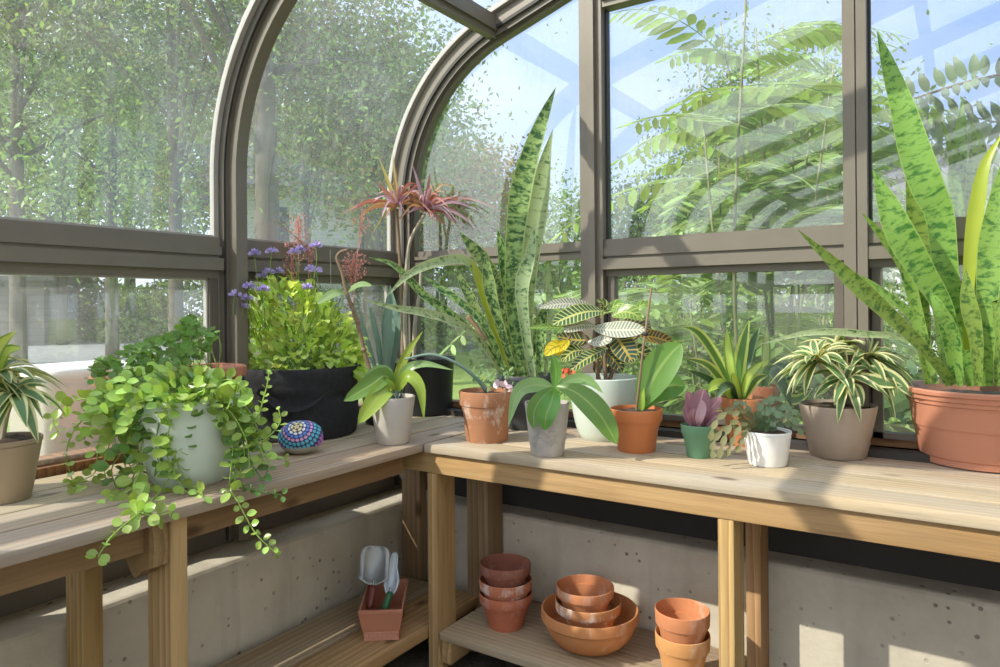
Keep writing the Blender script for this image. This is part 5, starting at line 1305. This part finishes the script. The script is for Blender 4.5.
for a in [(1.22, .8, 2.5, 20, 'tall sumac close outside the big gable pane at its right edge', .75), (.95, .9, 1.25, 18, 'low sumac close outside the pane behind the croton'), (1.35, .85, 1.1, 18, 'low sumac close outside the pane behind the holiday cactus'), (.35, .8, 1.1, 14, 'low sumac close outside the narrow pane behind the slate pot'),
          (.35, 1.5, 1.35, 16, 'low sumac with feathery fronds behind the middle snake plant'), (.75, 1.9, 2.4, 22, 'feathery sumac left of centre behind the big gable pane'),
          (1.2, 1.35, 2.0, 20, 'feathery sumac low behind the striped bromeliad'), (1.1, 2.6, 3.2, 28, 'tall feathery sumac in the right half of the big gable pane'),
          (1.15, 1.6, 2.7, 20, 'feathery sumac whose fronds cross behind the right gable post'), (.75, 3.2, 2.7, 22, 'sumac further back behind the wide gable post'), (.9, 3.9, 3.7, 24, 'sumac furthest back in the big gable pane'),
          (2.65, 2.2, 1.1, 10, 'low sumac behind the large planter at right')]: sumac(*a)
# ash twig with paired leaflets right behind the far pane
t = thing('leafy_branch', tuple(P(1040, 95, y=.45)), 'grey-green twig of paired oval leaflets just outside the far right pane', 'branch')
mb = MB(); stem_ = [V((3.0, .55, -.11)), V((2.95, .5, 1.2))]+[P(*q, y=.45) for q in ((1060, 62), (1000, 75), (960, 84), (915, 98), (898, 101))]; mb.tube(stem_, .009, .002, 6); mb.build('twig', MT['twig'], t)
c_ = spline(stem_, 26); mb = MB(); mb2 = MB()
LFT = [((912, 98), (907, 76)), ((928, 93), (919, 72)), ((944, 88), (934, 67)), ((955, 84), (946, 61)), ((966, 81), (953, 55)), ((974, 78), (974, 52)), ((984, 76), (985, 54)), ((998, 76), (1006, 50)), ((1015, 72), (1030, 48))]
for (a, b_) in LFT:
    A_, B_ = P(*a, y=.45), P(*b_, y=.45); mb.leaf([A_, A_.lerp(B_, .5)+V((0, -.006, 0)), B_], .029, 'lance', fold=.15, n=8)
    C_ = P(a[0]+3, a[1]+12, y=.40); mb.leaf([A_, A_.lerp(C_, .5), C_], .024, 'lance', fold=.2, n=6)
o = mb.build('leaflets', L['sumac_d'], t)
for k, (x0, y0, x1, y1) in enumerate([(1030, 130, 900, 112), (1040, 190, 915, 128), (1040, 110, 930, 150), (1030, 215, 930, 190)]):
    mb = MB(); s_ = [P(x0, y0, y=.5), P((x0+x1)/2, (y0+y1)/2-5, y=.5), P(x1, y1, y=.5)]; c_ = spline(s_, 9); mb.tube(c_, .003, .0015, 4, False)
    for i in range(1, 10):
        for s in (-1, 1):
            dd = ((c_[i]-c_[i-1]).normalized()*.5+V((0, 0, 1))*s).normalized(); mb.leaf([c_[i], c_[i]+dd*.035+V((0, -.006, 0)), c_[i]+dd*.07], .024, 'lance', fold=.15, n=6)
    mb.build('side_twig', L['sumac_d'], t)
# plastic tote outside the left glass
t = thing('storage_tote', (-.26, -1.09, -.11), 'pale pinkish plastic tote standing outside the left glass', 'tote')
MT['tote'] = m_plain('pink_white_plastic', (.72, .62, .59), .45, 0, .05, 5)
a = V((-.2, -1.27, .925)); b_ = V((-.2, -.94, .925)); mb = MB(); cy0 = (a.y+b_.y)/2; hy = abs(b_.y-a.y)/2; zt = a.z
loft(mb, (-.26, cy0, -.11), [(roundrect(.12, hy*.9, .04), 0), (roundrect(.135, hy*.97, .04), zt+.07), (roundrect(.14, hy, .04), zt+.075), (roundrect(.14, hy, .04), zt+.105), (roundrect(.12, hy-.02, .04), zt+.11)])
mb.build('tub', MT['tote'], t)
mb = MB(); loft(mb, (-.26, cy0, -.11), [(roundrect(.148, hy+.008, .045), zt+.085), (roundrect(.148, hy+.008, .045), zt+.108), (roundrect(.11, hy-.04, .04), zt+.114)]); mb.build('lid', MT['whitep'], t)

# ------------------------------------------------------------------ light
w = bpy.data.worlds.new('sky'); bpy.context.scene.world = w; w.use_nodes = True; nt = w.node_tree; nt.nodes.clear()
g_ = nd(nt, 'ShaderNodeTexCoord').outputs['Generated']; z_ = nd(nt, 'ShaderNodeSeparateXYZ', {0: g_}).outputs[2]
sk = ramp(nt, z_, [(0., (.42, .50, .62)), (.12, (.34, .45, .64)), (.32, (.20, .325, .62)), (.8, (.13, .25, .55))])
cl = noi(nt, mapv(nt, g_, (2.2, 2.2, 5.)), 1.6, 6, .6)
sk = mixc(nt, mth(nt, 'MULTIPLY', ramp(nt, cl, [(.48, (0, 0, 0)), (.75, (1, 1, 1))]), .5), sk, (.52, .56, .64))
dt = nd(nt, 'ShaderNodeVectorMath', {0: g_, 1: (-.487, -.617, .617)}, operation='DOT_PRODUCT').outputs['Value']
gl = mth(nt, 'MULTIPLY', mth(nt, 'POWER', mth(nt, 'MAXIMUM', mth(nt, 'ADD', mth(nt, 'MULTIPLY', dt, .6), .4), 0.), 2.), 1.25)   # bright hazy sky around the sun
gc = nd(nt, 'ShaderNodeVectorMath', {0: (1., .96, .88), 'Scale': gl}, operation='SCALE').outputs[0]
sk = mixc(nt, 1., sk, gc, 'ADD')
bg = nd(nt, 'ShaderNodeBackground', {'Color': sk, 'Strength': 1.4}); nd(nt, 'ShaderNodeOutputWorld', {'Surface': bg.outputs[0]})
sd = bpy.data.lights.new('sun', 'SUN'); sd.energy = 5.2; sd.angle = math.radians(.6); sd.color = (1., .93, .80)
so = bpy.data.objects.new('sun', sd); col.objects.link(so); so.location = (-4, -6, 8)
so.rotation_euler = V((.79, 1.0, -1.0)).to_track_quat('-Z', 'Y').to_euler()
sc = bpy.context.scene
sc.view_settings.view_transform = 'Standard'; sc.view_settings.look = 'None'; sc.view_settings.exposure = .38; sc.view_settings.gamma = 1.06
cy = sc.cycles; cy.max_bounces = 10; cy.diffuse_bounces = 4; cy.glossy_bounces = 3; cy.transmission_bounces = 6; cy.transparent_max_bounces = 16
cy.caustics_reflective = False; cy.caustics_refractive = False; cy.sample_clamp_indirect = 6; cy.use_denoising = True
